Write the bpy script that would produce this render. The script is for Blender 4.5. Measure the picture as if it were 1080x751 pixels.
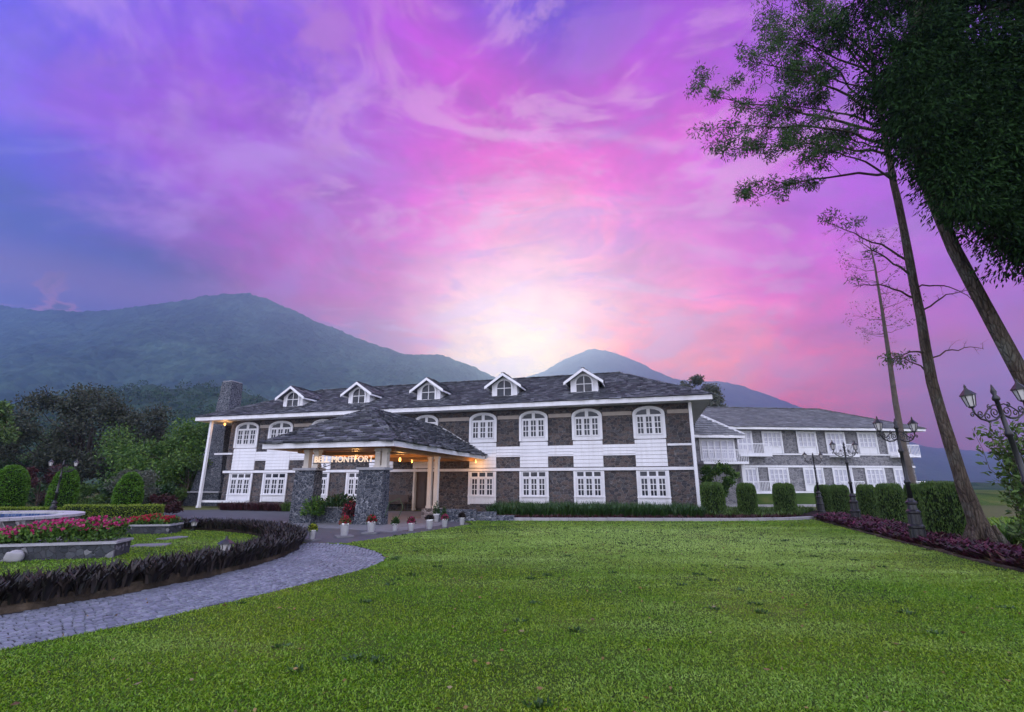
import bpy, bmesh, math, random
import numpy as np
from mathutils import Vector, Matrix

for o in list(bpy.data.objects):
    bpy.data.objects.remove(o)
S = bpy.context.scene
COL = S.collection
R = math.radians
random.seed(4)
rng = np.random.default_rng(11)

# ------------------------------------------------------------------ camera
cam = bpy.data.cameras.new('camera')
cam.sensor_width = 36.0
cam.lens = 17.0
cam.clip_start = 0.05
cam.clip_end = 30000
camo = bpy.data.objects.new('camera', cam)
COL.objects.link(camo)
camo.location = (0, 0, 1.6)
camo.rotation_euler = (R(90 + 14.83), 0, 0)
S.camera = camo
S.render.resolution_x, S.render.resolution_y = 1024, 712

# ------------------------------------------------------------------ exposure
S.view_settings.view_transform = 'Standard'
S.view_settings.look = 'None'
S.view_settings.exposure = 0.0
S.view_settings.gamma = 1.0
S.view_settings.use_curve_mapping = False
S.cycles.use_denoising = True
S.cycles.max_bounces = 8
S.cycles.volume_bounces = 1
S.cycles.transparent_max_bounces = 8
S.cycles.sample_clamp_indirect = 6.0

SUN_EL, SUN_AZ = 17.0, 2.0      # the glow behind the roof: almost straight ahead, low
SUN_STRENGTH = 1.3
SKY_LIGHT = 1.9                # brightness of the clear sky away from the sunset
SKY_FRONT = 2.3                # brightness of the sunset itself
HAZE = 0.00043                  # thin valley air

# ------------------------------------------------------------------ sky: sunset colours by compass bearing and elevation
AZ= [-180, -130, -95, -72, -56, -50, -45, -40, -35, -30, -25, -20, -15, -10, -5, 0, 5, 10, 15, 20, 25, 30, 35, 40, 45, 50, 56, 72, 95, 130]
EL= [-4, 4, 8, 12, 16, 20, 25, 30, 36, 43, 51, 62, 80]
SKY=[
[223,221,247,223,221,247,205,202,234,165,156,207,18,18,18,18,18,18,18,18,18,18,18,18,104,18,18,149,18,59,171,18,73,186,18,76,199,18,77,225,108,94,253,189,116,255,202,118,252,184,110,237,106,78,251,112,71,255,131,85,251,74,61,181,18,18,157,18,18,153,18,18,153,18,18,160,18,18,190,18,18,165,156,207,205,202,234,223,221,247],
[223,221,247,223,221,247,205,202,234,164,156,207,18,18,18,18,18,18,18,18,18,18,18,18,18,18,18,35,18,18,157,18,18,173,18,24,192,18,53,243,167,106,255,209,112,255,211,105,255,208,104,250,152,76,252,111,42,255,126,65,255,91,63,222,18,18,165,18,18,139,18,18,127,18,18,133,18,18,177,18,18,165,156,207,205,202,234,223,221,247],
[223,221,247,223,221,247,205,202,234,164,156,207,18,18,18,18,18,18,18,18,18,18,18,18,18,18,18,18,18,18,143,18,18,161,18,18,179,18,18,230,132,82,249,195,90,248,199,80,249,198,79,247,141,50,248,92,18,255,111,36,255,92,51,249,18,18,203,18,18,154,18,18,133,18,18,152,18,18,200,18,18,165,156,207,205,202,234,223,221,247],
[223,221,247,223,221,247,205,202,234,164,156,207,18,18,18,18,18,18,18,18,18,18,18,18,18,18,18,18,18,18,146,18,18,157,18,18,170,18,18,214,72,36,240,172,64,241,185,50,243,182,46,242,120,18,246,71,18,255,91,18,255,86,50,250,18,63,216,18,58,174,18,38,151,18,45,154,18,71,164,18,91,165,156,207,205,202,234,223,221,247],
[223,221,247,223,221,247,205,202,234,164,156,207,18,18,19,18,18,18,18,18,18,18,18,18,18,18,18,79,18,18,140,18,49,144,18,42,156,18,50,189,64,81,211,144,94,215,162,90,217,159,87,216,116,74,217,88,79,222,91,92,225,86,101,215,42,107,192,18,109,168,18,109,149,18,111,143,18,116,141,18,121,165,156,207,205,202,234,223,221,247],
[223,221,247,223,221,247,205,202,234,164,156,207,18,18,92,18,18,86,18,18,83,18,18,76,61,18,70,108,18,77,137,18,87,142,18,83,154,18,88,181,80,105,196,129,112,200,144,110,201,142,108,201,115,102,202,96,107,203,88,117,203,75,122,193,41,124,176,18,126,156,18,128,139,18,129,129,18,128,125,18,129,165,156,207,205,202,234,223,221,247],
[223,221,247,223,221,247,205,201,234,164,156,207,18,18,133,44,18,125,66,18,122,84,18,117,106,18,111,122,18,111,133,18,111,143,18,108,160,18,110,179,81,118,190,112,120,192,119,118,191,118,114,191,102,114,191,89,124,191,78,134,187,65,138,178,48,138,164,25,138,143,18,136,125,18,133,117,18,131,113,18,131,165,156,207,205,201,234,223,221,247],
[223,221,247,223,221,247,204,201,234,164,156,207,51,18,149,79,18,147,105,22,145,117,18,140,120,18,133,123,18,130,129,18,128,142,18,124,159,18,121,174,49,122,184,73,119,186,81,115,185,84,112,185,78,116,185,72,128,183,67,138,178,62,143,168,53,143,151,36,142,129,18,136,113,18,132,105,18,131,96,18,130,164,156,207,204,201,234,223,221,247],
[223,221,247,222,221,247,204,201,234,163,154,206,47,18,146,70,18,145,95,23,143,109,20,140,112,18,139,117,18,138,126,18,136,139,18,132,152,18,129,164,18,125,172,24,120,175,37,118,173,43,117,172,38,120,172,30,125,167,31,132,155,28,136,139,18,136,125,18,135,117,18,134,103,18,132,88,18,130,83,18,130,164,155,206,204,201,234,222,221,247],
[223,221,247,222,221,247,203,200,233,164,156,207,48,18,143,63,18,140,77,18,139,83,18,139,85,18,139,92,18,139,108,18,137,125,18,134,136,18,133,141,18,130,142,18,126,138,18,124,132,18,124,132,18,125,134,18,128,129,18,131,122,18,132,116,18,133,113,18,133,110,18,133,107,18,133,94,18,132,84,18,131,165,156,207,203,200,233,222,221,247],
[217,216,242,216,215,241,201,198,231,175,168,212,70,47,142,68,30,140,72,30,141,75,31,141,80,31,141,90,31,140,103,30,138,118,30,136,120,24,134,102,18,131,80,18,129,68,18,128,65,18,128,73,18,129,90,18,131,105,18,133,109,18,133,110,18,133,110,19,133,109,22,134,109,24,134,109,29,134,123,80,146,175,168,212,201,198,231,216,215,241],
[200,198,226,200,198,226,200,197,226,200,197,226,168,162,180,152,141,170,122,97,153,107,72,145,104,63,143,106,60,142,110,59,141,108,55,139,93,43,136,78,31,133,70,23,132,65,18,132,63,18,132,64,19,132,73,27,133,92,39,135,108,48,137,113,54,138,117,62,140,122,76,144,135,105,154,157,145,171,169,163,180,200,197,226,200,198,226,200,198,226],
[200,197,226,199,197,225,189,185,220,166,157,207,114,98,151,107,88,148,102,81,145,97,74,143,94,68,142,91,64,141,88,60,140,87,57,139,86,56,139,85,54,138,85,54,138,85,54,138,85,54,138,85,54,138,86,56,139,87,57,139,88,60,140,91,64,141,94,68,142,97,74,143,102,81,145,107,88,148,114,98,151,166,157,207,189,185,220,199,197,225],
]


def make_world():
    w = bpy.data.worlds.new('World')
    S.world = w
    w.use_nodes = True
    nt = w.node_tree
    nt.nodes.clear()
    n, l = nt.nodes, nt.links
    def math_(op, a, b=None, c=None, clamp=False):
        m = n.new('ShaderNodeMath'); m.operation = op; m.use_clamp = clamp
        for i, v in enumerate((a, b, c)):
            if v is None: continue
            if isinstance(v, (int, float)): m.inputs[i].default_value = v
            else: l.new(v, m.inputs[i])
        return m.outputs[0]
    def smooth(v, a, b):
        m = n.new('ShaderNodeMapRange'); m.interpolation_type = 'SMOOTHSTEP'
        l.new(v, m.inputs['Value']); m.inputs['From Min'].default_value = a; m.inputs['From Max'].default_value = b
        return m.outputs['Result']
    def mix(f, a, b, mode='MIX'):
        m = n.new('ShaderNodeMix'); m.data_type = 'RGBA'; m.blend_type = mode; m.clamp_result = False
        for i, v in ((0, f), (6, a), (7, b)):
            if isinstance(v, (int, float)): m.inputs[i].default_value = v
            elif isinstance(v, tuple): m.inputs[i].default_value = v
            else: l.new(v, m.inputs[i])
        return m.outputs[2]
    tc = n.new('ShaderNodeTexCoord')
    sx = n.new('ShaderNodeSeparateXYZ'); l.new(tc.outputs['Generated'], sx.inputs[0])
    x, y, z = sx.outputs
    # clouds live on a plane high above: the further off, the tighter they crowd
    zz = math_('ADD', math_('MAXIMUM', z, 0.0), 0.16)
    cb = n.new('ShaderNodeCombineXYZ')
    l.new(math_('DIVIDE', x, zz), cb.inputs[0]); l.new(math_('DIVIDE', y, zz), cb.inputs[1])
    cb.inputs[2].default_value = 3.7
    def noise(scale, detail, rough, stretch=(1, 1, 1), off=(0, 0, 0), dist=0.0, rz=0):
        mp = n.new('ShaderNodeMapping'); l.new(cb.outputs[0], mp.inputs[0])
        mp.inputs['Scale'].default_value = stretch; mp.inputs['Location'].default_value = off
        mp.inputs['Rotation'].default_value = (0, 0, rz)
        t = n.new('ShaderNodeTexNoise'); l.new(mp.outputs[0], t.inputs['Vector'])
        t.inputs['Scale'].default_value = scale; t.inputs['Detail'].default_value = detail
        t.inputs['Roughness'].default_value = rough; t.inputs['Distortion'].default_value = dist
        return t
    warp = noise(1.7, 8, 0.60, dist=0.5)
    wc = n.new('ShaderNodeSeparateColor'); l.new(warp.outputs['Color'], wc.inputs[0])
    az = math_('MULTIPLY', math_('ARCTAN2', x, y), 180 / math.pi)
    el = math_('MULTIPLY', math_('ARCSINE', z), 180 / math.pi)
    az = math_('ADD', az, math_('MULTIPLY', math_('SUBTRACT', wc.outputs[0], 0.5), 20.0))
    el = math_('ADD', el, math_('MULTIPLY', math_('SUBTRACT', wc.outputs[1], 0.5), 12.0))
    f = math_('MULTIPLY', math_('ADD', az, 180.0), 1 / 360.0, clamp=True)
    col = None
    for i, row in enumerate(SKY):
        r = n.new('ShaderNodeValToRGB'); cr = r.color_ramp; cr.interpolation = 'EASE'
        l.new(f, r.inputs[0])
        while len(cr.elements) < len(AZ): cr.elements.new(0.5)
        for k, a in enumerate(AZ):
            cr.elements[k].position = (a + 180) / 360
            cr.elements[k].color = tuple((row[k * 3 + j] / 255) ** 2 for j in range(3)) + (1,)
        if col is None: col = r.outputs[0]
        else: col = mix(smooth(el, EL[i - 1], EL[i]), col, r.outputs[0])
    # bearing mask: 1 towards the sunset, 0 behind
    front = smooth(y, -0.25, 0.35)
    gain = math_('ADD', math_('MULTIPLY', front, SKY_FRONT - SKY_LIGHT * 1.3), SKY_LIGHT * 1.3)
    col = mix(1.0, col, gain, 'MULTIPLY')
    # thin bright streaks and darker billows
    st = noise(2.1, 10, 0.66, (0.6, 1.7, 1), (3.1, 1.7, 0), 0.9, 0.45)
    g = n.new('ShaderNodeVectorMath'); g.operation = 'DOT_PRODUCT'
    l.new(tc.outputs['Generated'], g.inputs[0])
    e_, a_ = R(17.5), R(2)
    g.inputs[1].default_value = (math.cos(e_) * math.sin(a_), math.cos(e_) * math.cos(a_), math.sin(e_))
    near = smooth(g.outputs['Value'], 0.80, 0.985)
    m1 = math_('MULTIPLY', smooth(st.outputs['Fac'], 0.52, 0.70), math_('ADD', math_('MULTIPLY', near, 0.28), 0.10))
    m1 = math_('MULTIPLY', m1, front)
    col = mix(m1, col, (1.0, 0.80, 0.90, 1))
    bl = noise(1.3, 9, 0.62, (1, 1, 1), (7.3, 2.9, 0), 0.7)
    m2 = math_('MULTIPLY', smooth(bl.outputs['Fac'], 0.52, 0.72), 0.40)
    m2 = math_('MULTIPLY', m2, math_('SUBTRACT', 1.0, math_('MULTIPLY', near, 0.85)))
    m2 = math_('MULTIPLY', m2, front)
    dark = mix(1.0, col, (0.55, 0.60, 0.90, 1), 'MULTIPLY')
    col = mix(m2, col, dark)
    # cloud banks low on the left and lit puffs high on the left, by bearing
    def toward(a_deg, e_deg, lo_, hi_):
        v = n.new('ShaderNodeVectorMath'); v.operation = 'DOT_PRODUCT'; l.new(tc.outputs['Generated'], v.inputs[0])
        a1, e1 = R(a_deg), R(e_deg); v.inputs[1].default_value = (math.cos(e1) * math.sin(a1), math.cos(e1) * math.cos(a1), math.sin(e1))
        return smooth(v.outputs['Value'], math.cos(R(lo_)), math.cos(R(hi_)))
    def dnoise(scale, detail, rough, stretch, off=(0, 0, 0), dist=0.0):
        mp = n.new('ShaderNodeMapping'); l.new(tc.outputs['Generated'], mp.inputs[0]); mp.inputs['Scale'].default_value = stretch; mp.inputs['Location'].default_value = off
        t = n.new('ShaderNodeTexNoise'); l.new(mp.outputs[0], t.inputs['Vector']); t.inputs['Scale'].default_value = scale
        t.inputs['Detail'].default_value = detail; t.inputs['Roughness'].default_value = rough; t.inputs['Distortion'].default_value = dist
        return t.outputs['Fac']
    fine = dnoise(5.0, 10, 0.66, (1, 1, 2.0), (2, 5, 1), 0.6)
    col = mix(1.0, col, math_('ADD', math_('MULTIPLY', fine, 1.5), 0.25), 'MULTIPLY')
    puff = dnoise(3.6, 10, 0.62, (1, 1, 1.9), (4.2, 0.3, 2.2), 0.5)
    col = mix(math_('MULTIPLY', math_('MULTIPLY', smooth(puff, 0.44, 0.66), toward(-36, 34, 21, 5)), 0.75), col, (0.68, 0.31, 0.84, 1))
    rosy = dnoise(6.5, 9, 0.6, (1, 1, 1.5), (9.1, 3.3, 4.0), 0.4)
    col = mix(math_('MULTIPLY', math_('MULTIPLY', smooth(rosy, 0.50, 0.66), toward(-30, 43, 20, 6)), 0.75), col, (0.55, 0.15, 0.56, 1))
    flush = dnoise(4.2, 11, 0.64, (1, 1, 2.4), (6.6, 1.1, 7.3), 0.9)
    col = mix(math_('MULTIPLY', math_('MULTIPLY', smooth(flush, 0.50, 0.64), toward(6, 24, 42, 14)), 0.50), col, (1.0, 0.52, 0.72, 1))
    col = mix(math_('MULTIPLY', math_('MULTIPLY', smooth(flush, 0.47, 0.34), toward(6, 26, 44, 16)), 0.42), col, (0.50, 0.16, 0.60, 1))
    bank = dnoise(5.5, 10, 0.60, (1, 1, 2.6), (1.3, 7.7, 0.4), 0.8)
    low = math_('MULTIPLY', toward(-36, 13, 24, 10), smooth(z, 0.36, 0.24))
    col = mix(math_('MULTIPLY', math_('MULTIPLY', smooth(bank, 0.33, 0.42), low), 0.75), col, (0.85, 0.28, 0.50, 1))
    col = mix(math_('MULTIPLY', math_('MULTIPLY', smooth(bank, 0.39, 0.47), low), 0.95), col, (0.055, 0.055, 0.34, 1))
    # physical sky of the same low sun, added everywhere
    sk = n.new('ShaderNodeTexSky'); sk.sky_type = 'NISHITA'; sk.sun_disc = False
    sk.sun_elevation = R(SUN_EL); sk.sun_rotation = R(SUN_AZ)
    b1 = n.new('ShaderNodeBackground'); l.new(sk.outputs[0], b1.inputs[0])
    b1.inputs[1].default_value = 0.05
    l.new(math_('MULTIPLY', math_('SUBTRACT', 1.0, front), 0.05), b1.inputs[1])
    b2 = n.new('ShaderNodeBackground'); l.new(col, b2.inputs[0]); b2.inputs[1].default_value = 1.0
    ad = n.new('ShaderNodeAddShader'); l.new(b1.outputs[0], ad.inputs[0]); l.new(b2.outputs[0], ad.inputs[1])
    out = n.new('ShaderNodeOutputWorld'); l.new(ad.outputs[0], out.inputs[0])
    w.cycles.sampling_method = 'MANUAL'; w.cycles.sample_map_resolution = 512
make_world()

sd = bpy.data.lights.new('sun', 'SUN')
sd.energy = SUN_STRENGTH; sd.angle = R(12); sd.color = (1.0, 0.76, 0.52)
sun = bpy.data.objects.new('sun', sd); COL.objects.link(sun)
sv = Vector((math.sin(R(SUN_AZ)) * math.cos(R(SUN_EL)), math.cos(R(SUN_AZ)) * math.cos(R(SUN_EL)), math.sin(R(SUN_EL))))
sun.rotation_euler = sv.to_track_quat('Z', 'Y').to_euler()
sun.location = (0, 40, 60)

# ------------------------------------------------------------------ helpers: objects
def tag(o, label=None, cat=None, group=None, kind=None):
    if label: o['label'] = label
    if cat: o['category'] = cat
    if group: o['group'] = group
    if kind: o['kind'] = kind
    return o
def empty(name, loc, rz=0, label=None, cat=None, group=None):
    o = bpy.data.objects.new(name, None); COL.objects.link(o)
    o.location = loc; o.rotation_euler = (0, 0, rz); o.empty_display_size = 0.3
    return tag(o, label, cat, group)
def copy_tree(o, parent=None):
    c = o.copy(); COL.objects.link(c)
    if parent: c.parent = parent
    for ch in [k for k in bpy.data.objects if k.parent == o]:
        copy_tree(ch, c)
    return c
def finish(me, name, mats, parent=None, smooth=False):
    for m in (mats if isinstance(mats, (list, tuple)) else [mats]): me.materials.append(m)
    if smooth: me.polygons.foreach_set('use_smooth', [True] * len(me.polygons))
    o = bpy.data.objects.new(name, me); COL.objects.link(o)
    if parent: o.parent = parent
    return o
def npmesh(name, V, F, mats, parent=None, smooth=False, mi=None):
    """V (n,3) float, F (m,k) int: every face has k corners"""
    me = bpy.data.meshes.new(name)
    V = np.ascontiguousarray(V, dtype=np.float32); F = np.ascontiguousarray(F, dtype=np.int32)
    m, k = F.shape
    me.vertices.add(len(V)); me.vertices.foreach_set('co', V.ravel())
    me.loops.add(m * k); me.loops.foreach_set('vertex_index', F.ravel())
    me.polygons.add(m); me.polygons.foreach_set('loop_start', np.arange(0, m * k, k, dtype=np.int32))
    if mi is not None: me.polygons.foreach_set('material_index', np.asarray(mi, dtype=np.int32))
    me.update(calc_edges=True); me.validate()
    return finish(me, name, mats, parent, smooth)

class MB:
    def __init__(s): s.v = []; s.f = []; s.m = []; s.cur = 0
    def add(s, vs, fs):
        b = len(s.v); s.v += [tuple(p) for p in vs]
        for f in fs: s.f.append(tuple(b + i for i in f)); s.m.append(s.cur)
        return s
    def box(s, x0, x1, y0, y1, z0, z1):
        return s.add([(x0,y0,z0),(x1,y0,z0),(x1,y1,z0),(x0,y1,z0),(x0,y0,z1),(x1,y0,z1),(x1,y1,z1),(x0,y1,z1)],
                     [(0,3,2,1),(4,5,6,7),(0,1,5,4),(1,2,6,5),(2,3,7,6),(3,0,4,7)])
    def frus(s, a, z0, b, z1):
        """frustum between rectangles a and b, each (x0,x1,y0,y1)"""
        return s.add([(a[0],a[2],z0),(a[1],a[2],z0),(a[1],a[3],z0),(a[0],a[3],z0),(b[0],b[2],z1),(b[1],b[2],z1),(b[1],b[3],z1),(b[0],b[3],z1)],
                     [(0,3,2,1),(4,5,6,7),(0,1,5,4),(1,2,6,5),(2,3,7,6),(3,0,4,7)])
    def bar(s, p, q, w, h, up=(0, 0, 1)):
        p, q = Vector(p), Vector(q); d = (q - p).normalized(); u = Vector(up)
        r = d.cross(u); r = r.normalized() if r.length > 1e-6 else Vector((1, 0, 0)); u = r.cross(d)
        vs = [c + r * (sx * w / 2) + u * (sy * h / 2) for c in (p, q) for sx, sy in ((-1,-1),(1,-1),(1,1),(-1,1))]
        return s.add(vs, [(0,1,2,3),(7,6,5,4),(0,4,5,1),(1,5,6,2),(2,6,7,3),(3,7,4,0)])
    def prism(s, poly, y0, y1):
        """polygon in x,z pushed from y0 to y1"""
        n = len(poly)
        vs = [(x, y0, z) for x, z in poly] + [(x, y1, z) for x, z in poly]
        return s.add(vs, [tuple(range(n)), tuple(range(2 * n - 1, n - 1, -1))] + [(i, i + n, (i + 1) % n + n, (i + 1) % n) for i in range(n)])
    def slab(s, poly, z0, z1):
        n = len(poly)
        vs = [(x, y, z0) for x, y in poly] + [(x, y, z1) for x, y in poly]
        return s.add(vs, [tuple(range(n - 1, -1, -1)), tuple(range(n, 2 * n))] + [(i, (i + 1) % n, (i + 1) % n + n, i + n) for i in range(n)])
    def tube(s, pts, rad, n=8, cap=True):
        pts = [Vector(p) for p in pts]
        if not isinstance(rad, (list, tuple)): rad = [rad] * len(pts)
        b = len(s.v); ref = None
        for i, p in enumerate(pts):
            d = (pts[min(i + 1, len(pts) - 1)] - pts[max(i - 1, 0)])
            d = d.normalized() if d.length > 1e-9 else Vector((0, 0, 1))
            if ref is None: ref = d.orthogonal().normalized()
            ref = ref - d * ref.dot(d)
            ref = ref.normalized() if ref.length > 1e-6 else d.orthogonal().normalized()
            o2 = d.cross(ref)
            for k in range(n):
                a = 2 * math.pi * k / n
                s.v.append(tuple(p + (ref * math.cos(a) + o2 * math.sin(a)) * rad[i]))
        for i in range(len(pts) - 1):
            for k in range(n):
                s.f.append((b + i*n + k, b + i*n + (k+1) % n, b + (i+1)*n + (k+1) % n, b + (i+1)*n + k)); s.m.append(s.cur)
        if cap:
            s.f.append(tuple(b + k for k in range(n - 1, -1, -1))); s.m.append(s.cur)
            s.f.append(tuple(b + (len(pts)-1)*n + k for k in range(n))); s.m.append(s.cur)
        return s
    def lathe(s, prof, n=12, c=(0, 0, 0), ph=0.0):
        """profile of (radius, z) turned about z"""
        b = len(s.v)
        for r, z in prof:
            for k in range(n):
                a = 2 * math.pi * k / n + ph
                s.v.append((c[0] + r * math.cos(a), c[1] + r * math.sin(a), c[2] + z))
        for i in range(len(prof) - 1):
            for k in range(n):
                s.f.append((b + i*n + k, b + i*n + (k+1) % n, b + (i+1)*n + (k+1) % n, b + (i+1)*n + k)); s.m.append(s.cur)
        s.f.append(tuple(b + k for k in range(n - 1, -1, -1))); s.m.append(s.cur)
        s.f.append(tuple(b + (len(prof)-1)*n + k for k in range(n))); s.m.append(s.cur)
        return s
    def build(s, name, mats, parent=None, smooth=False, bevel=0):
        me = bpy.data.meshes.new(name)
        me.from_pydata(s.v, [], s.f); me.update()
        o = finish(me, name, mats, parent, smooth)
        me.polygons.foreach_set('material_index', s.m)
        if bevel:
            m = o.modifiers.new('edge', 'BEVEL'); m.width = bevel; m.segments = 2; m.limit_method = 'ANGLE'
        return o

# ------------------------------------------------------------------ helpers: materials
class NT:
    def __init__(s, name):
        s.mat = bpy.data.materials.new(name); s.mat.use_nodes = True
        s.t = s.mat.node_tree; s.t.nodes.clear()
        s.out = s.t.nodes.new('ShaderNodeOutputMaterial')
        s.bsdf = s.t.nodes.new('ShaderNodeBsdfPrincipled'); s.link(s.bsdf.outputs[0], s.out.inputs[0])
        s.tc = s.t.nodes.new('ShaderNodeTexCoord').outputs['Object']
    def new(s, k): return s.t.nodes.new(k)
    def link(s, a, b): s.t.links.new(a, b)
    def val(s, sock, v):
        if isinstance(v, (int, float, tuple)): sock.default_value = v
        else: s.link(v, sock)
    def noise(s, scale, detail=4, rough=0.55, vec=None, dist=0):
        n = s.new('ShaderNodeTexNoise'); s.link(vec or s.tc, n.inputs['Vector'])
        n.inputs['Scale'].default_value = scale; n.inputs['Detail'].default_value = detail
        n.inputs['Roughness'].default_value = rough; n.inputs['Distortion'].default_value = dist
        return n
    def voro(s, scale, feature='F1', vec=None, rnd=1.0):
        n = s.new('ShaderNodeTexVoronoi'); n.feature = feature; s.link(vec or s.tc, n.inputs['Vector'])
        n.inputs['Scale'].default_value = scale; n.inputs['Randomness'].default_value = rnd
        return n
    def ramp(s, f, stops, interp='LINEAR'):
        r = s.new('ShaderNodeValToRGB'); r.color_ramp.interpolation = interp; s.link(f, r.inputs[0])
        while len(r.color_ramp.elements) < len(stops): r.color_ramp.elements.new(0.5)
        for e, (p, c) in zip(r.color_ramp.elements, stops):
            e.position = p; e.color = tuple(c) + (1,) if len(c) == 3 else c
        return r.outputs[0]
    def mix(s, f, a, b, mode='MIX'):
        m = s.new('ShaderNodeMix'); m.data_type = 'RGBA'; m.blend_type = mode
        for i, v in ((0, f), (6, a), (7, b)):
            if isinstance(v, tuple) and len(v) == 3: v = v + (1,)
            s.val(m.inputs[i], v)
        return m.outputs[2]
    def math(s, op, a, b=0.0, clamp=False):
        m = s.new('ShaderNodeMath'); m.operation = op; m.use_clamp = clamp
        s.val(m.inputs[0], a); s.val(m.inputs[1], b); return m.outputs[0]
    def sep(s, sock):
        n = s.new('ShaderNodeSeparateColor'); s.link(sock, n.inputs[0]); return n.outputs
    def island(s):
        return s.new('ShaderNodeNewGeometry').outputs['Random Per Island']
    def mapping(s, scale=(1, 1, 1), rot=(0, 0, 0), loc=(0, 0, 0)):
        m = s.new('ShaderNodeMapping'); s.link(s.tc, m.inputs[0])
        m.inputs['Scale'].default_value = scale; m.inputs['Rotation'].default_value = rot; m.inputs['Location'].default_value = loc
        return m.outputs[0]
    def bump(s, h, strength=0.5, dist=0.02):
        b = s.new('ShaderNodeBump'); s.link(h, b.inputs['Height']); b.inputs['Strength'].default_value = strength
        b.inputs['Distance'].default_value = dist; s.link(b.outputs[0], s.bsdf.inputs['Normal']); return b
    def done(s, col, rough=0.7, spec=0.4, metal=0.0):
        s.val(s.bsdf.inputs['Base Color'], col + (1,) if isinstance(col, tuple) and len(col) == 3 else col)
        s.val(s.bsdf.inputs['Roughness'], rough)
        s.bsdf.inputs['Specular IOR Level'].default_value = spec; s.bsdf.inputs['Metallic'].default_value = metal
        return s.mat

def m_plain(name, col, rough=0.6, var=0.15, scale=3.0, bump=0.1, bscale=40, spec=0.4, metal=0.0):
    t = NT(name)
    n1 = t.noise(scale, 6, 0.65)
    f = t.ramp(n1.outputs['Fac'], [(0.3, (1 - var,) * 3), (0.7, (1 + var * 0.3,) * 3)])
    c = t.mix(1.0, col, f, 'MULTIPLY')
    if bump: t.bump(t.noise(bscale, 4).outputs['Fac'], bump, 0.01)
    return t.done(c, rough, spec, metal)
def m_stone(name, stones, mortar, scale=4.0, gap=0.06, bump=0.8, depth=0.03, squash=1.5):
    t = NT(name)
    vec = t.mapping((1, 1, squash))
    nz = t.noise(2.5, 3, vec=vec)
    wv = t.new('ShaderNodeVectorMath'); wv.operation = 'MULTIPLY_ADD'
    t.link(nz.outputs['Color'], wv.inputs[0]); wv.inputs[1].default_value = (0.18,) * 3; t.link(vec, wv.inputs[2])
    v1 = t.voro(scale, 'F1', wv.outputs[0], 0.9); v2 = t.voro(scale, 'DISTANCE_TO_EDGE', wv.outputs[0], 0.9)
    k = len(stones)
    cell = t.ramp(t.sep(v1.outputs['Color'])[0], [((i + 0.02) / k, c) for i, c in enumerate(stones)], 'CONSTANT')
    gr = t.noise(18, 6, 0.7)
    cell = t.mix(1.0, cell, t.ramp(gr.outputs['Fac'], [(0.25, (0.62,) * 3), (0.75, (1.25,) * 3)]), 'MULTIPLY')
    edge = t.ramp(v2.outputs['Distance'], [(gap * 0.5, (0, 0, 0)), (gap * 1.6, (1, 1, 1))])
    col = t.mix(edge, mortar, cell)
    big = t.noise(0.35, 4)
    col = t.mix(1.0, col, t.ramp(big.outputs['Fac'], [(0.3, (0.78,) * 3), (0.7, (1.12,) * 3)]), 'MULTIPLY')
    h = t.math('ADD', t.math('MULTIPLY', t.ramp(v2.outputs['Distance'], [(0, (0,) * 3), (gap * 3.2, (1,) * 3)]), 1.0), t.math('MULTIPLY', gr.outputs['Fac'], 0.35))
    t.bump(h, bump, depth)
    return t.done(col, 0.85, 0.3)
def m_leaf(name, cols, trans=0.25, rough=0.55, patch=None, spec=0.35):
    """cols: from dark to light, picked per leaf"""
    t = NT(name)
    k = len(cols)
    c = t.ramp(t.island(), [(i / max(1, k - 1), cc) for i, cc in enumerate(cols)])
    if patch:
        pn = t.noise(patch[0], 4, 0.6)
        c = t.mix(t.ramp(pn.outputs['Fac'], [(0.38, (0,) * 3), (0.66, (1,) * 3)]), c, t.mix(1.0, c, patch[1], 'MULTIPLY'))
    t.done(c, rough, spec)
    tr = t.new('ShaderNodeBsdfTranslucent'); t.link(c, tr.inputs[0])
    ms = t.new('ShaderNodeMixShader'); ms.inputs[0].default_value = trans
    t.link(t.bsdf.outputs[0], ms.inputs[1]); t.link(tr.outputs[0], ms.inputs[2]); t.link(ms.outputs[0], t.out.inputs[0])
    return t.mat
def m_island(name, cols, rough=0.8, bump=0.4, bscale=30, spec=0.3, nvar=0.3, dist=0.01):
    t = NT(name); k = len(cols)
    c = t.ramp(t.island(), [(i / max(1, k - 1), cc) for i, cc in enumerate(cols)])
    nz = t.noise(bscale * 0.4, 5, 0.65)
    c = t.mix(1.0, c, t.ramp(nz.outputs['Fac'], [(0.25, (1 - nvar,) * 3), (0.75, (1 + nvar,) * 3)]), 'MULTIPLY')
    b = t.noise(0.5, 4, 0.6)
    c = t.mix(1.0, c, t.ramp(b.outputs['Fac'], [(0.3, (0.75,) * 3), (0.7, (1.15,) * 3)]), 'MULTIPLY')
    t.bump(t.noise(bscale, 5).outputs['Fac'], bump, dist)
    return t.done(c, rough, spec)
def m_emit(name, col, strength):
    t = NT(name); t.done(col, 0.4, 0.3)
    t.bsdf.inputs['Emission Color'].default_value = tuple(col) + (1,); t.bsdf.inputs['Emission Strength'].default_value = strength
    return t.mat

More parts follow.
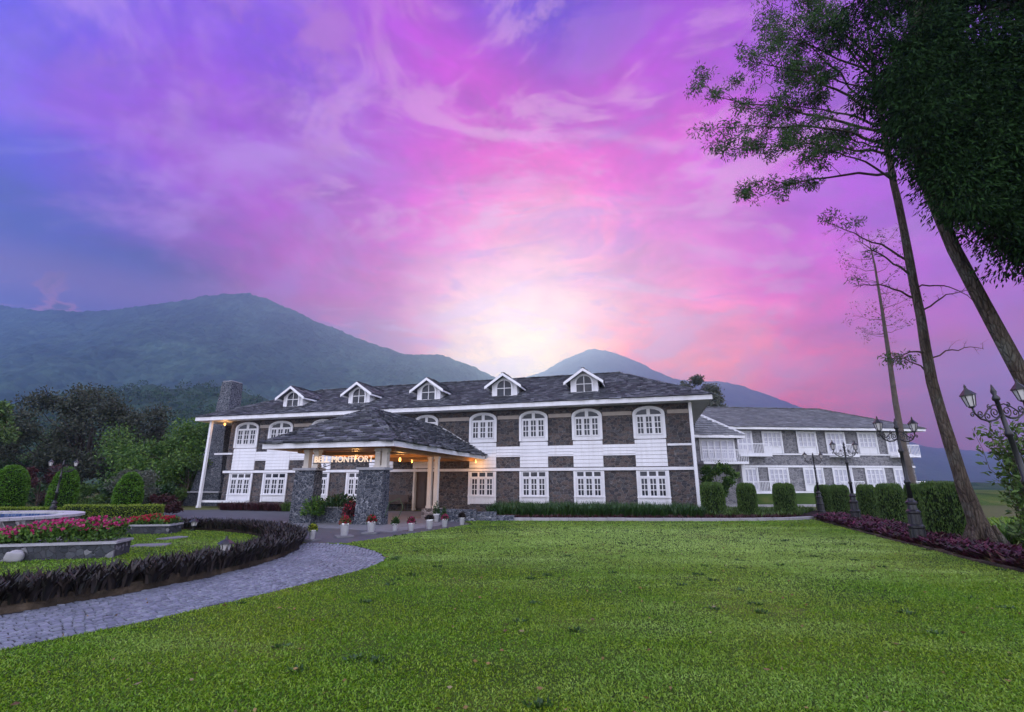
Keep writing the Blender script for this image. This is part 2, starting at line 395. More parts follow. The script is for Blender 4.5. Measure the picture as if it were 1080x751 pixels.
M = {}
def m_white():
    t = NT('white_paint')
    a = t.noise(1.0, 6, 0.65, t.mapping((5, 5, 0.35))); b_ = t.noise(0.8, 5, 0.6)
    c = t.mix(1.0, (0.80, 0.80, 0.82), t.ramp(a.outputs['Fac'], [(0.30, (0.90, 0.89, 0.87)), (0.5, (1, 1, 1))]), 'MULTIPLY')
    c = t.mix(1.0, c, t.ramp(b_.outputs['Fac'], [(0.3, (0.88, 0.88, 0.88)), (0.7, (1, 1, 1))]), 'MULTIPLY')
    t.bump(t.noise(25, 4).outputs['Fac'], 0.08, 0.01)
    return t.done(c, 0.5, 0.4)
M['white'] = m_white()
M['coping_pale'] = m_plain('weathered_coping', (0.46, 0.45, 0.46), 0.7, 0.4, 3.0, 0.3)
M['cream'] = m_plain('cream_paint', (0.62, 0.57, 0.50), 0.55, 0.12, 1.5, 0.1)
M['trim'] = m_plain('tan_timber', (0.42, 0.36, 0.31), 0.65, 0.2, 2.0, 0.2)
M['wood'] = m_plain('honey_timber', (0.48, 0.26, 0.11), 0.5, 0.3, 2.5, 0.2)
M['darkwood'] = m_plain('dark_timber', (0.07, 0.045, 0.035), 0.55, 0.3, 3.0, 0.2)
M['stone'] = m_stone('facade_rubble', [(0.058,0.050,0.051),(0.118,0.088,0.078),(0.074,0.066,0.067),(0.140,0.114,0.102),(0.096,0.093,0.097),(0.052,0.050,0.058),(0.120,0.096,0.088)], (0.205,0.192,0.190), 4.6, 0.035, 0.9, 0.03, 1.6)
M['stone_grey'] = m_stone('pillar_rubble', [(0.048,0.056,0.074),(0.080,0.090,0.110),(0.038,0.046,0.062),(0.105,0.114,0.134),(0.062,0.072,0.090)], (0.26,0.268,0.29), 6.2, 0.045, 1.0, 0.04, 1.3)
M['stone_wing'] = m_stone('wing_rubble', [(0.19,0.19,0.20),(0.24,0.235,0.245),(0.16,0.16,0.175),(0.27,0.265,0.275)], (0.34,0.33,0.34), 3.6, 0.04, 0.8, 0.03, 1.7)  # paler than the house stone: the hazy veil is put into the colour
M['stone_pale'] = m_stone('fountain_crazy_stone', [(0.13,0.11,0.10),(0.24,0.21,0.20),(0.17,0.15,0.15),(0.30,0.28,0.28),(0.09,0.085,0.085)], (0.46,0.43,0.42), 4.6, 0.05, 0.8, 0.03, 1.0)
def m_edge():
    t = NT('bed_edge_stone')
    a = t.noise(1.3, 7, 0.7); b_ = t.noise(9, 6, 0.7)
    c = t.ramp(a.outputs['Fac'], [(0.32, (0.022, 0.018, 0.014)), (0.50, (0.062, 0.047, 0.033)), (0.70, (0.16, 0.12, 0.080))])
    c = t.mix(1.0, c, t.ramp(b_.outputs['Fac'], [(0.3, (0.55,) * 3), (0.7, (1.25,) * 3)]), 'MULTIPLY')
    t.bump(b_.outputs['Fac'], 0.9, 0.05)
    return t.done(c, 0.9, 0.2)
M['stone_edge'] = m_edge()
M['stone_black'] = m_stone('dark_planter_stone', [(0.040,0.044,0.052),(0.060,0.066,0.076),(0.032,0.036,0.044),(0.075,0.080,0.09),(0.045,0.05,0.058),(0.06,0.062,0.07),(0.05,0.054,0.06),(0.20,0.20,0.21)], (0.085,0.09,0.10), 8.0, 0.02, 0.8, 0.03, 1.0)
M['cap'] = m_plain('cut_stone', (0.34, 0.34, 0.36), 0.8, 0.3, 3.0, 0.3)
M['slate'] = m_island('roof_slates', [(0.032,0.036,0.045),(0.090,0.095,0.108),(0.052,0.057,0.069),(0.19,0.20,0.222),(0.068,0.072,0.083),(0.038,0.042,0.052),(0.125,0.132,0.15)], 0.7, 0.6, 30, 0.4)
M['slate_wing'] = m_island('wing_roof_slates', [(0.11,0.115,0.122),(0.17,0.176,0.182),(0.13,0.135,0.143),(0.21,0.214,0.22)], 0.85, 0.4, 25)  # slates lightened too, haze over the wing painted in
def m_glass():
    t = NT('window_glass')
    n = t.noise(1.3, 2)
    oi = t.new('ShaderNodeObjectInfo')
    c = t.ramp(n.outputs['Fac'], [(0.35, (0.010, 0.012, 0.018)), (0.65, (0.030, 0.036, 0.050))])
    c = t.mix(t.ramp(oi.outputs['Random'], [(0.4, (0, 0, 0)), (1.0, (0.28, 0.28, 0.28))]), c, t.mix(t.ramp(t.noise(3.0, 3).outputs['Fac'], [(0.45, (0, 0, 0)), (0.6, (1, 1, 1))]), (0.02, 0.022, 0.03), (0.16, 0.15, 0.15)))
    t.bump(t.noise(2.2, 2).outputs['Fac'], 0.05, 0.02)
    return t.done(c, 0.05, 0.28)
M['glass'] = m_glass()
M['curtain'] = m_plain('pale_curtain', (0.50, 0.50, 0.57), 0.35, 0.25, 4.0, 0.0)
M['iron'] = m_plain('black_cast_iron', (0.012, 0.012, 0.014), 0.38, 0.2, 5, 0.15, 60, 0.5)
M['lampglass'] = m_plain('frosted_lamp_glass', (0.62, 0.60, 0.58), 0.25, 0.15, 6, 0.0)
M['brick'] = m_plain('terracotta', (0.24, 0.11, 0.075), 0.8, 0.3, 5, 0.3)
def m_bark():
    t = NT('grey_brown_bark')
    a = t.noise(3.0, 7, 0.7, t.mapping((4, 4, 0.7))); b_ = t.noise(1.2, 6, 0.65, t.mapping((1, 1, 0.8))); v = t.voro(7, 'DISTANCE_TO_EDGE', t.mapping((2.2, 2.2, 0.5)))
    c = t.ramp(a.outputs['Fac'], [(0.30, (0.035, 0.027, 0.021)), (0.52, (0.10, 0.078, 0.058)), (0.72, (0.17, 0.14, 0.11))])
    c = t.mix(t.ramp(b_.outputs['Fac'], [(0.52, (0, 0, 0)), (0.64, (0.8,) * 3)]), c, (0.15, 0.155, 0.125))
    c = t.mix(1.0, c, t.ramp(v.outputs['Distance'], [(0.0, (0.55,) * 3), (0.12, (1, 1, 1))]), 'MULTIPLY')
    t.bump(t.math('ADD', a.outputs['Fac'], t.ramp(v.outputs['Distance'], [(0, (0,) * 3), (0.2, (1,) * 3)])), 0.9, 0.03)
    return t.done(c, 0.92, 0.15)
M['bark'] = m_bark()
M['bark_pale'] = m_plain('pale_bark', (0.15, 0.125, 0.105), 0.9, 0.4, 6, 0.7, 14, 0.2)
M['bark_dark'] = m_plain('dark_bark', (0.035, 0.028, 0.024), 0.9, 0.4, 5, 0.8, 14, 0.2)
M['asphalt'] = m_plain('asphalt', (0.075, 0.078, 0.088), 0.75, 0.25, 1.5, 0.4, 90, 0.4)
M['paving'] = m_plain('grey_paving', (0.17, 0.17, 0.185), 0.8, 0.3, 2, 0.3, 30)
M['kerb'] = m_plain('pale_kerb_stone', (0.36, 0.35, 0.36), 0.8, 0.3, 2, 0.3, 30)
M['soil'] = m_plain('dark_soil', (0.030, 0.022, 0.017), 0.95, 0.5, 4, 0.8, 20, 0.1)
M['potwhite'] = m_plain('white_glazed_pot', (0.86, 0.86, 0.86), 0.35, 0.08, 4, 0.0)
# ------------------------------------------------------------------ helpers: foliage
def unit(a): return a / np.maximum(np.linalg.norm(a, axis=-1, keepdims=True), 1e-9)
def leaf_arrays(P, D, L, W, g, fold=0.12):
    n = len(P)
    s = unit(np.cross(D, g.normal(size=(n, 3))))
    nn = np.cross(s, D)
    L = np.broadcast_to(np.asarray(L, float), (n,))[:, None]; W = np.broadcast_to(np.asarray(W, float), (n,))[:, None]
    mid = P + D * L * 0.48 - nn * L * fold
    V = np.stack([P, mid + s * W / 2, P + D * L, mid - s * W / 2], 1).reshape(-1, 3)
    return V, np.arange(n * 4).reshape(n, 4)
def leaf_mesh(name, P, D, L, W, mat, parent, g, fold=0.12, core=None):
    V, F = leaf_arrays(P, D, L, W, g, fold)
    if core is not None:
        V = np.vstack([V, core[0]]); F = np.vstack([F, core[1] + len(P) * 4])
    return npmesh(name, V, F, mat, parent)
def inside(poly, X, Y):
    poly = np.asarray(poly); r = np.zeros(len(X), bool); j = len(poly) - 1
    for i in range(len(poly)):
        xi, yi = poly[i]; xj, yj = poly[j]
        c = ((yi > Y) != (yj > Y)) & (X < (xj - xi) * (Y - yi) / (yj - yi + 1e-12) + xi)
        r ^= c; j = i
    return r
def fnoise(X, Y, seed=0, octaves=4, scale=1.0):
    """smooth value noise, about -1..1"""
    out = np.zeros_like(X, float); amp = 1.0; tot = 0
    for o in range(octaves):
        x = X * scale; y = Y * scale
        xi = np.floor(x).astype(np.int64); yi = np.floor(y).astype(np.int64); fx = x - xi; fy = y - yi
        fx = fx * fx * (3 - 2 * fx); fy = fy * fy * (3 - 2 * fy)
        def h(a, b):
            n = (a * 374761393 + b * 668265263 + (seed + o * 77) * 1442695041) & 0xffffffff
            n = ((n ^ (n >> 13)) * 1274126177) & 0xffffffff
            return ((n ^ (n >> 16)) & 0xffff) / 32767.5 - 1
        v = (h(xi, yi) * (1 - fx) + h(xi + 1, yi) * fx) * (1 - fy) + (h(xi, yi + 1) * (1 - fx) + h(xi + 1, yi + 1) * fx) * fy
        out += v * amp; tot += amp; amp *= 0.5; scale *= 2.03
    return out / tot

# ------------------------------------------------------------------ ground
def m_ground():
    t = NT('meadow_ground')
    n1 = t.noise(0.03, 6, 0.6); n2 = t.noise(4, 5, 0.7)
    c = t.ramp(n1.outputs['Fac'], [(0.35, (0.055, 0.075, 0.022)), (0.65, (0.13, 0.13, 0.05))])
    c = t.mix(1.0, c, t.ramp(n2.outputs['Fac'], [(0.3, (0.7,) * 3), (0.7, (1.2,) * 3)]), 'MULTIPLY')
    t.bump(n2.outputs['Fac'], 0.4, 0.05)
    return t.done(c, 0.95, 0.1)
M['ground'] = m_ground()
gx = np.r_[-2500, -900, -400, -200, -100, -60, -30, 0, 30, 60, 100, 200, 400, 900, 3200]
gy = np.r_[-60, -20, 20, 60, 100, 200, 400, 900, 3400]
GX, GY = np.meshgrid(gx, gy)
V = np.stack([GX.ravel(), GY.ravel(), np.zeros(GX.size)], 1)
ii = np.arange((len(gy) - 1) * (len(gx) - 1)); r_, c_ = ii // (len(gx) - 1), ii % (len(gx) - 1)
b_ = r_ * len(gx) + c_
g_o = npmesh('ground', V, np.stack([b_, b_ + 1, b_ + 1 + len(gx), b_ + len(gx)], 1), M['ground'])
tag(g_o, kind='structure')

RC = np.array([-12.96, 10.94])          # centre of the planted ring on the left
def ring(r, a0, a1, n=60):
    a = np.radians(np.linspace(a0, a1, n)); return [(RC[0] + r * math.cos(t), RC[1] + r * math.sin(t)) for t in a]

# driveway: asphalt from the left, along the house and under the porch
drive = [(-60, 21.5), (-30, 21.3), (-16, 20.2), (-12.5, 19.6), (-9.5, 18.1), (-7.2, 16.3), (-5.6, 14.3), (-4.55, 14.1),
         (-4.0, 15.4), (-2.6, 18.6), (-1.7, 20.8), (-2.2, 22.3), (-2.6, 30.0), (-17.0, 33.9), (-20.5, 31.9), (-30, 34.5), (-60, 38)]
b = MB(); b.slab(drive, -0.1, 0.006); tag(b.build('driveway', M['asphalt']), kind='structure')
# paler paved strip in front of the pillars
b = MB(); b.slab([(-11.6, 20.7), (-6.5, 18.95), (-4.1, 17.55), (-2.9, 20.1), (-2.8, 21.4), (-3.3, 29.6), (-7.2, 30.9), (-9.3, 23.3)], -0.05, 0.014)
tag(b.build('porch_pavement', M['paving']), kind='structure')

# lawn sheet
path_out = [(RC[0] + r * math.cos(R(a)), RC[1] + r * math.sin(R(a))) for a, r in
            ((-75, 9.75), (-60, 9.75), (-45, 9.75), (-35.3, 9.72), (-28, 9.75), (-21, 9.76), (-14.5, 9.85), (-5, 10.18), (0, 10.25), (3, 10.2), (8, 9.9), (13.6, 9.5), (20, 8.9), (23, 8.3))]
lawn_poly = [(-11.5, -2.0)] + path_out[1:] + [(-4.55, 14.25), (-3.9, 15.6), (-2.5, 18.8), (-1.6, 20.9), (-2.15, 22.75), (0.85, 22.62), (4.24, 22.55),
             (8.38, 22.35), (10.89, 22.45), (12.4, 22.85), (13.9, 23.55), (12.04, 18.06), (10.94, 14.86), (10.3, 12.64), (9.71, 10.88), (9.36, 9.57), (8.6, 6.5), (7.6, 2.0), (7, -2)]
def m_lawn():
    t = NT('lawn_turf')
    n1 = t.noise(0.45, 5, 0.6); n2 = t.noise(60, 4, 0.7)
    c = t.ramp(n1.outputs['Fac'], [(0.30, (0.022, 0.050, 0.006)), (0.52, (0.050, 0.090, 0.010)), (0.72, (0.12, 0.125, 0.030))])
    c = t.mix(1.0, c, t.ramp(n2.outputs['Fac'], [(0.3, (0.55,) * 3), (0.7, (1.3,) * 3)]), 'MULTIPLY')
    t.bump(n2.outputs['Fac'], 0.8, 0.02)
    return t.done(c, 0.9, 0.15)
M['lawn'] = m_lawn()
b = MB(); b.slab(lawn_poly, -0.05, 0.022); tag(b.build('lawn', M['lawn']), kind='structure')
b = MB(); b.slab(ring(7.1, -180, 178, 90), -0.05, 0.06); tag(b.build('round_lawn', M['lawn']), kind='structure')

# grass: short broad blades
M['grass'] = m_leaf('grass_blades', [(0.045,0.135,0.006),(0.095,0.235,0.008),(0.155,0.325,0.014),(0.25,0.42,0.045),(0.12,0.27,0.010)], 0.35, 0.38, (0.40, (1.35, 1.02, 0.8)))
def make_grass():
    g = np.random.default_rng(5)
    Ps, Hs, Ws = [], [], []
    def band(y0, y1, dens, h, w):
        k = 1.15
        n = int(dens * (y1 - y0) * (y0 + y1) * k)
        Y = g.uniform(y0, y1, n); X = g.uniform(-1, 1, n) * (Y * k + 1.0)
        m = inside(lawn_poly, X, Y)
        X, Y = X[m], Y[m]
        nz = 0.6 * fnoise(X, Y, 3, 4, 1.3) + 0.6 * fnoise(X, Y, 61, 3, 0.28)
        keep = g.random(len(X)) < 0.78 + 0.5 * nz
        X, Y, nz = X[keep], Y[keep], nz[keep]
        Ps.append(np.stack([X, Y, np.full(len(X), 0.020)], 1)); Hs.append(h * (1 + 0.35 * nz) * g.uniform(0.6, 1.3, len(X))); Ws.append(np.full(len(X), w))
    band(3.2, 5.5, 6500, 0.027, 0.0100)
    band(5.5, 8, 4200, 0.028, 0.0115)
    band(8, 12, 2000, 0.030, 0.0145)
    band(12, 17, 800, 0.038, 0.022)
    band(17, 24, 380, 0.040, 0.032)
    # round lawn on the left
    n = 60000
    a = g.uniform(-np.pi, np.pi, n); r = 7.0 * np.sqrt(g.random(n))
    X = RC[0] + r * np.cos(a); Y = RC[1] + r * np.sin(a); m = X > -Y * 1.2 - 1.5
    X, Y = X[m], Y[m]
    Ps.append(np.stack([X, Y, np.full(len(X), 0.058)], 1)); Hs.append(0.045 * g.uniform(0.6, 1.3, len(X))); Ws.append(np.full(len(X), 0.018))
    P = np.vstack(Ps); H = np.concatenate(Hs); W = np.concatenate(Ws)
    D = unit(np.stack([g.normal(0, 1.0, len(P)), g.normal(0, 1.0, len(P)), g.uniform(0.45, 1.1, len(P))], 1))
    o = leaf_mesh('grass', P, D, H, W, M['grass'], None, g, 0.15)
    tag(o, kind='stuff')
    print('grass blades', len(P))
def drifts_and_painted_light(m):
    # pale dry drifts across the turf, plus lit grass painted into the colour
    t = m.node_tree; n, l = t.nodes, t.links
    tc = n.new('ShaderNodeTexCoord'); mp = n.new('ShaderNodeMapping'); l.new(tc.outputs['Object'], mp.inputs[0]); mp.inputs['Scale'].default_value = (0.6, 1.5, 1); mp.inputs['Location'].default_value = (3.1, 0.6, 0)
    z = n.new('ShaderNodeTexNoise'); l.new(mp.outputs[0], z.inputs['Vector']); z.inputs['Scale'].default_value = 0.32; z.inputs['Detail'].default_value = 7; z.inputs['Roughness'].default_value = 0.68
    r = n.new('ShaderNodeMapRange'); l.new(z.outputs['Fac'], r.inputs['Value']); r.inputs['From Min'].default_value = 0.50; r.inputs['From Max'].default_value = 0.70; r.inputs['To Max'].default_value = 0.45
    # brighter light on the open middle of the lawn, painted as paler grass
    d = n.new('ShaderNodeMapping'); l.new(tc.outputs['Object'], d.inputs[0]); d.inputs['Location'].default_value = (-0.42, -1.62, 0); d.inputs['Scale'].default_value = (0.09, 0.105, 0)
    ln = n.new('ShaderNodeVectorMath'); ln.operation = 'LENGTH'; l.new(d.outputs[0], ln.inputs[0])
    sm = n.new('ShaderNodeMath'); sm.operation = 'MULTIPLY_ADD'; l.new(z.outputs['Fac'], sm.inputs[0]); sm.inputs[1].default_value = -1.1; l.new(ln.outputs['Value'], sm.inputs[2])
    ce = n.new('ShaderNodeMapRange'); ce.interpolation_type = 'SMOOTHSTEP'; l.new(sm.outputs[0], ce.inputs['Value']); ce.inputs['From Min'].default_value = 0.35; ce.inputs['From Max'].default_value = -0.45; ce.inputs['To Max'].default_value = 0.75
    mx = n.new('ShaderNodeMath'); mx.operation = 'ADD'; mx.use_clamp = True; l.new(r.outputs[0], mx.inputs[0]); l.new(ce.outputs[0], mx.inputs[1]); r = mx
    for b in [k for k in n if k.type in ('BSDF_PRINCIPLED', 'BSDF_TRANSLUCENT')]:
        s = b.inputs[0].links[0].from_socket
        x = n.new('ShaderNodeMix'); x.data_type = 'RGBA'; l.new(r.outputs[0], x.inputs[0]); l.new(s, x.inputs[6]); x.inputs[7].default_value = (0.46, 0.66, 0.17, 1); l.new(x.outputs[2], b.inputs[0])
make_grass()
drifts_and_painted_light(M['grass'])

# curved path of small setts
M['sett'] = m_island('granite_setts', [(0.115,0.130,0.168),(0.17,0.188,0.232),(0.138,0.154,0.194),(0.22,0.24,0.285),(0.15,0.166,0.205)], 0.62, 0.5, 45, 0.4, 0.25)
M['joint'] = m_plain('path_joint', (0.035, 0.036, 0.042), 0.9, 0.3, 4, 0.3)
def make_path():
    g = np.random.default_rng(8)
    b = MB(); b.cur = 1
    A = np.radians(np.linspace(-80, 24, 80)); out = []; inn = []
    pa = np.radians([-75, -60, -45, -35.3, -28, -21, -14.5, -5, 0, 3, 8, 13.6, 20, 24]); pr = [9.75, 9.75, 9.75, 9.72, 9.75, 9.76, 9.85, 10.18, 10.25, 10.2, 9.9, 9.5, 8.9, 8.2]
    ro = np.interp(A, pa, pr)
    for a, r in zip(A, ro):
        inn.append((RC[0] + 7.8 * math.cos(a), RC[1] + 7.8 * math.sin(a))); out.append((RC[0] + (r - 0.02) * math.cos(a), RC[1] + (r - 0.02) * math.sin(a)))
    k = len(inn)
    vs = [(x, y, 0.016) for x, y in inn] + [(x, y, 0.016) for x, y in out]
    b.add(vs, [(i, i + k, i + k + 1, i + 1) for i in range(k - 1)])
    b.cur = 0
    r = 7.86
    while r < 10.2:
        dr = 0.085
        a = R(-72) + g.uniform(0, 0.01)
        while a < R(23.5):
            w = g.uniform(0.075, 0.115); da = w / r
            am = a + da / 2; rr = r + 0.035 * math.sin(am * 38 + r * 3) + g.normal(0, 0.004)
            if rr + dr < np.interp(am, pa, pr):
                z = 0.030 + g.normal(0, 0.004); e = 0.008
                ca, sa = math.cos(am), math.sin(am)
                def P(u, v, zz):      # u across, v along
                    return (RC[0] + (rr + u) * ca - v * sa, RC[1] + (rr + u) * sa + v * ca, zz)
                h = w / 2 - 0.006; tl = g.normal(0, 0.003, 4)
                vs = [P(0.004, -h, 0.010), P(dr - 0.006, -h, 0.010), P(dr - 0.006, h, 0.010), P(0.004, h, 0.010),
                      P(0.004 + e, -h + e, z + tl[0]), P(dr - 0.006 - e, -h + e, z + tl[1]), P(dr - 0.006 - e, h - e, z + tl[2]), P(0.004 + e, h - e, z + tl[3])]
                b.add(vs, [(4,5,6,7),(0,1,5,4),(1,2,6,5),(2,3,7,6),(3,0,4,7)])
            a += da
        r += dr
    tag(b.build('path', [M['sett'], M['joint']]), kind='structure')
make_path()

# kerb that closes the lawn in front of the house, low edging along the right bed
def strip(name, pts, w, h, mat, z0=-0.05, jit=0.0):
    g = np.random.default_rng(len(pts)); b = MB()
    for i in range(len(pts) - 1):
        p, q = Vector(pts[i]), Vector(pts[i + 1]); d = q - p; n = max(1, int(d.length / 0.8))
        for k in range(n):
            a = p + d * (k / n); c = p + d * ((k + 1) / n) - d.normalized() * 0.012
            hh = h + g.normal(0, jit); nn = Vector((-d.y, d.x)).normalized() * w / 2
            b.slab([tuple(a - nn), tuple(c - nn), tuple(c + nn), tuple(a + nn)], z0, hh)
    return tag(b.build(name, mat, bevel=0.012), kind='structure')
strip('lawn_kerb', [(-2.3, 23.0), (0.85, 22.85), (4.24, 22.78), (8.38, 22.58), (10.89, 22.68), (12.5, 23.1), (14.1, 23.9)], 0.22, 0.14, M['kerb'], jit=0.004)
strip('bed_edging', [(14.15, 23.6), (12.10, 18.06), (11.0, 14.86), (10.36, 12.64), (9.77, 10.88), (9.42, 9.57), (8.66, 6.5), (7.7, 2.0)], 0.10, 0.07, M['stone_edge'], jit=0.012)
# planting soil
b = MB(); b.slab([(-2.6, 23.1), (8.4, 22.7), (12.4, 23.15), (14.3, 24.3), (20.0, 31.5), (10.6, 31.0), (9.9, 27.2), (-2.4, 30.6)], -0.05, 0.03); tag(b.build('front_bed_soil', M['soil']), kind='structure')
b = MB(); b.slab([(14.2, 23.6), (12.15, 18.06), (11.05, 14.86), (10.41, 12.64), (9.82, 10.88), (9.47, 9.57), (8.7, 6.5), (7.75, 2), (9.8, 2), (11.0, 6.5), (11.6, 10.2), (13.0, 13.3), (15.2, 18.3), (16.6, 22.8), (20.0, 30)], -0.05, 0.028)
tag(b.build('right_bed_soil', M['soil']), kind='structure')
b = MB(); b.slab(ring(7.72, -110, 170, 120) + ring(7.05, 170, -110, 120), -0.05, 0.13); tag(b.build('ring_bed_soil', M['soil']), kind='structure')

# bank and terrace below the far wing
def make_bank():
    X = np.linspace(8, 60, 53); Y = np.r_[36.5, 37.3, 38, 38.8, 39.6, 40.4, 41.2, 42, 50, 70]
    Z = np.r_[-0.05, 0.03, 0.15, 0.36, 0.6, 0.78, 0.86, 0.88, 0.88, 0.88]
    GX, GY = np.meshgrid(X, Y + 0); GY = GY + (GX - 18) * 0.105
    ZZ = np.repeat(Z[:, None], len(X), 1)
    V = np.stack([GX.ravel(), GY.ravel(), ZZ.ravel()], 1)
    ii = np.arange((len(Y) - 1) * (len(X) - 1)); r, c = ii // (len(X) - 1), ii % (len(X) - 1); b0 = r * len(X) + c
    tag(npmesh('terrace_bank', V, np.stack([b0, b0 + 1, b0 + 1 + len(X), b0 + len(X)], 1), M['lawn'], smooth=True), kind='structure')
make_bank()
strip('bank_kerb', [(9.5, 35.9), (18, 36.7), (26, 37.6)], 0.2, 0.16, M['kerb'])

# ------------------------------------------------------------------ hills
def m_hill(name, c0, c1, s):
    t = NT(name)
    v = t.voro(s, 'F1'); n = t.noise(0.004, 6, 0.6); n3 = t.noise(s * 0.35, 5, 0.65)
    c = t.ramp(t.sep(v.outputs['Color'])[1], [(0, c0), (1, c1)])
    c = t.mix(1.0, c, t.ramp(n.outputs['Fac'], [(0.35, (0.55,) * 3), (0.65, (1.35, 1.3, 1.1))]), 'MULTIPLY')
    c = t.mix(1.0, c, t.ramp(n3.outputs['Fac'], [(0.3, (0.6,) * 3), (0.7, (1.3,) * 3)]), 'MULTIPLY')
    h = t.math('ADD', t.math('MULTIPLY', t.math('SUBTRACT', 1.0, v.outputs['Distance']), 1.0), n3.outputs['Fac'])
    t.bump(h, 0.7, 1.2 / s * 0.4)
    return t.done(c, 0.95, 0.05)
def hill(name, px, pz, yr, ybase, yback, mat, seed, nx=260, ny=120, rough=0.05, x0=None, x1=None):
    """ridge line px -> pz at y = yr; rises from ybase, falls to yback"""
    X = np.linspace(x0 if x0 is not None else px[0], x1 if x1 is not None else px[-1], nx)
    T = np.linspace(0, 1.35, ny)
    P = np.interp(X, px, pz)
    GX, GT = np.meshgrid(X, T)
    GY = np.where(GT <= 1, ybase + (yr - ybase) * GT, yr + (yback - yr) * (GT - 1) / 0.35)
    sh = np.where(GT <= 1, 0.42 * GT + 0.58 * GT ** 2.2, 1 - ((GT - 1) / 0.35) ** 1.3)
    rid = 1 - np.abs(fnoise(GX, GY * 0.55, seed, 5, 1 / 260.0))
    amp = np.clip(np.minimum(GT, 1.35 - GT) * 3, 0, 1)
    Z = P[None, :] * (sh + rough * 2.2 * (rid - 0.62) * 4 * GT * (1 - np.minimum(GT, 1)) * amp) + fnoise(GX, GY, seed + 9, 4, 1 / 60.0) * 7 * amp + np.abs(fnoise(GX, GY, seed + 31, 3, 1 / 17.0)) * 9 * amp
    Z = np.where((GT == 0) | (GT >= 1.349), -5, np.maximum(Z, -5))
    V = np.stack([GX.ravel(), GY.ravel(), Z.ravel()], 1)
    ii = np.arange((ny - 1) * (nx - 1)); r, c = ii // (nx - 1), ii % (nx - 1); b0 = r * nx + c
    return tag(npmesh(name, V, np.stack([b0, b0 + 1, b0 + 1 + nx, b0 + nx], 1), mat, smooth=True), kind='structure')
M['hillA'] = m_hill('wooded_slope', (0.026, 0.052, 0.042), (0.060, 0.098, 0.068), 0.075)
M['hillB'] = m_hill('far_slope', (0.030, 0.048, 0.042), (0.062, 0.086, 0.070), 0.05)
hill('mountain', [-2450, -1900, -1689, -1497, -1311, -1128, -1007, -935, -876, -810, -750, -587, -428, -335, -244, -200, -152, -60, 60, 200, 380],
     [560, 585, 569, 549, 553, 579, 603, 612, 615, 595, 562, 494, 430, 402, 406, 397, 373, 330, 288, 200, -5], 1500, 430, 2300, M['hillA'], 3, 420, 170, 0.085)
hill('peak', [-900, -500, -206, 78, 180, 263, 360, 430, 466, 520, 590, 684, 780, 885, 1000, 1144, 1250, 1346, 1539, 1800, 2200, 2700, 3150],
     [200, 330, 440, 572, 600, 655, 700, 725, 731, 722, 700, 662, 610, 560, 548, 542, 520, 490, 410, 290, 190, 150, 130], 2600, 1500, 3350, M['hillB'], 14, 260, 120, 0.07)
hill('low_ridge', [500, 900, 1300, 1700, 2050, 2350, 2550, 2750, 3000, 3250], [-5, 40, 50, 62, 74, 60, 40, 46, 70, 80], 2750, 1500, 3300, M['hillB'], 21, 160, 60)
FP, FZ = [-640, -480, -369, -331, -279, -216, -166, -60, 40, 140], [38, 42, 48, 57, 69, 68, 57, 40, 22, -3]
hill('wooded_rise', FP, FZ, 360, 110, 700, M['hillA'], 33, 140, 60, 0.02)

# air
hz = MB(); hz.box(-2600, 3300, -70, 3450, -6.5, 790)
hm = bpy.data.materials.new('haze_air'); hm.use_nodes = True
ht = hm.node_tree; ht.nodes.clear()
ho = ht.nodes.new('ShaderNodeOutputMaterial'); hv = ht.nodes.new('ShaderNodeVolumePrincipled')
hv.inputs['Color'].default_value = (0.42, 0.68, 1.0, 1); hv.inputs['Density'].default_value = HAZE; hv.inputs['Anisotropy'].default_value = 0.74
ht.links.new(hv.outputs[0], ho.inputs['Volume'])
tag(hz.build('haze', hm), kind='stuff')
# ------------------------------------------------------------------ roofs
def slates(b, A, B, C, D, rowh=0.26, w=(0.22, 0.42), th=0.035, seed=0, rough=1.0):
    """overlapping slabs on the slope A-B (eave, left to right) up to D-C (top)"""
    g = np.random.default_rng(seed)
    A, B, C, D = map(Vector, (A, B, C, D))
    n = (B - A).cross(D - A)
    if n.length < 1e-6: n = (B - A).cross(C - A)
    n.normalize()
    L = max((D - A).length, (C - B).length); up = ((D - A) - (B - A).normalized() * (D - A).dot((B - A).normalized())).normalized()
    H = (D - A).dot(up); rows = max(1, int(H / rowh))
    for i in range(rows):
        f = i / rows
        p = A.lerp(D, f); q = B.lerp(C, f); e = (q - p); W = e.length
        if W < 0.15: continue
        e.normalize(); x = 0.0
        while x < W - 0.02:
            ww = min(g.uniform(*w), W - x)
            if W - x - ww < 0.08: ww = W - x
            dz = g.normal(0, 0.012) * rough; t0 = th * g.uniform(0.7, 1.5); sl = -abs(g.normal(0, 0.03)) * rough
            o = p + e * x; hl = H / rows * 1.12
            v0 = o + up * (sl + dz); v1 = o + e * (ww - 0.008) + up * (sl + dz + g.normal(0, 0.012) * rough)
            v2 = o + e * (ww - 0.008) + up * hl; v3 = o + up * hl
            k0 = 0.030 + g.uniform(0, 0.014) * rough
            b.add([v0 + n * (k0), v1 + n * k0, v2 + n * 0.006, v3 + n * 0.006, v0 + n * (k0 + t0), v1 + n * (k0 + t0), v2 + n * (0.008 + t0 * 0.4), v3 + n * (0.008 + t0 * 0.4)],
                  [(4,5,6,7),(0,1,5,4),(1,2,6,5),(3,0,4,7)])
            x += ww
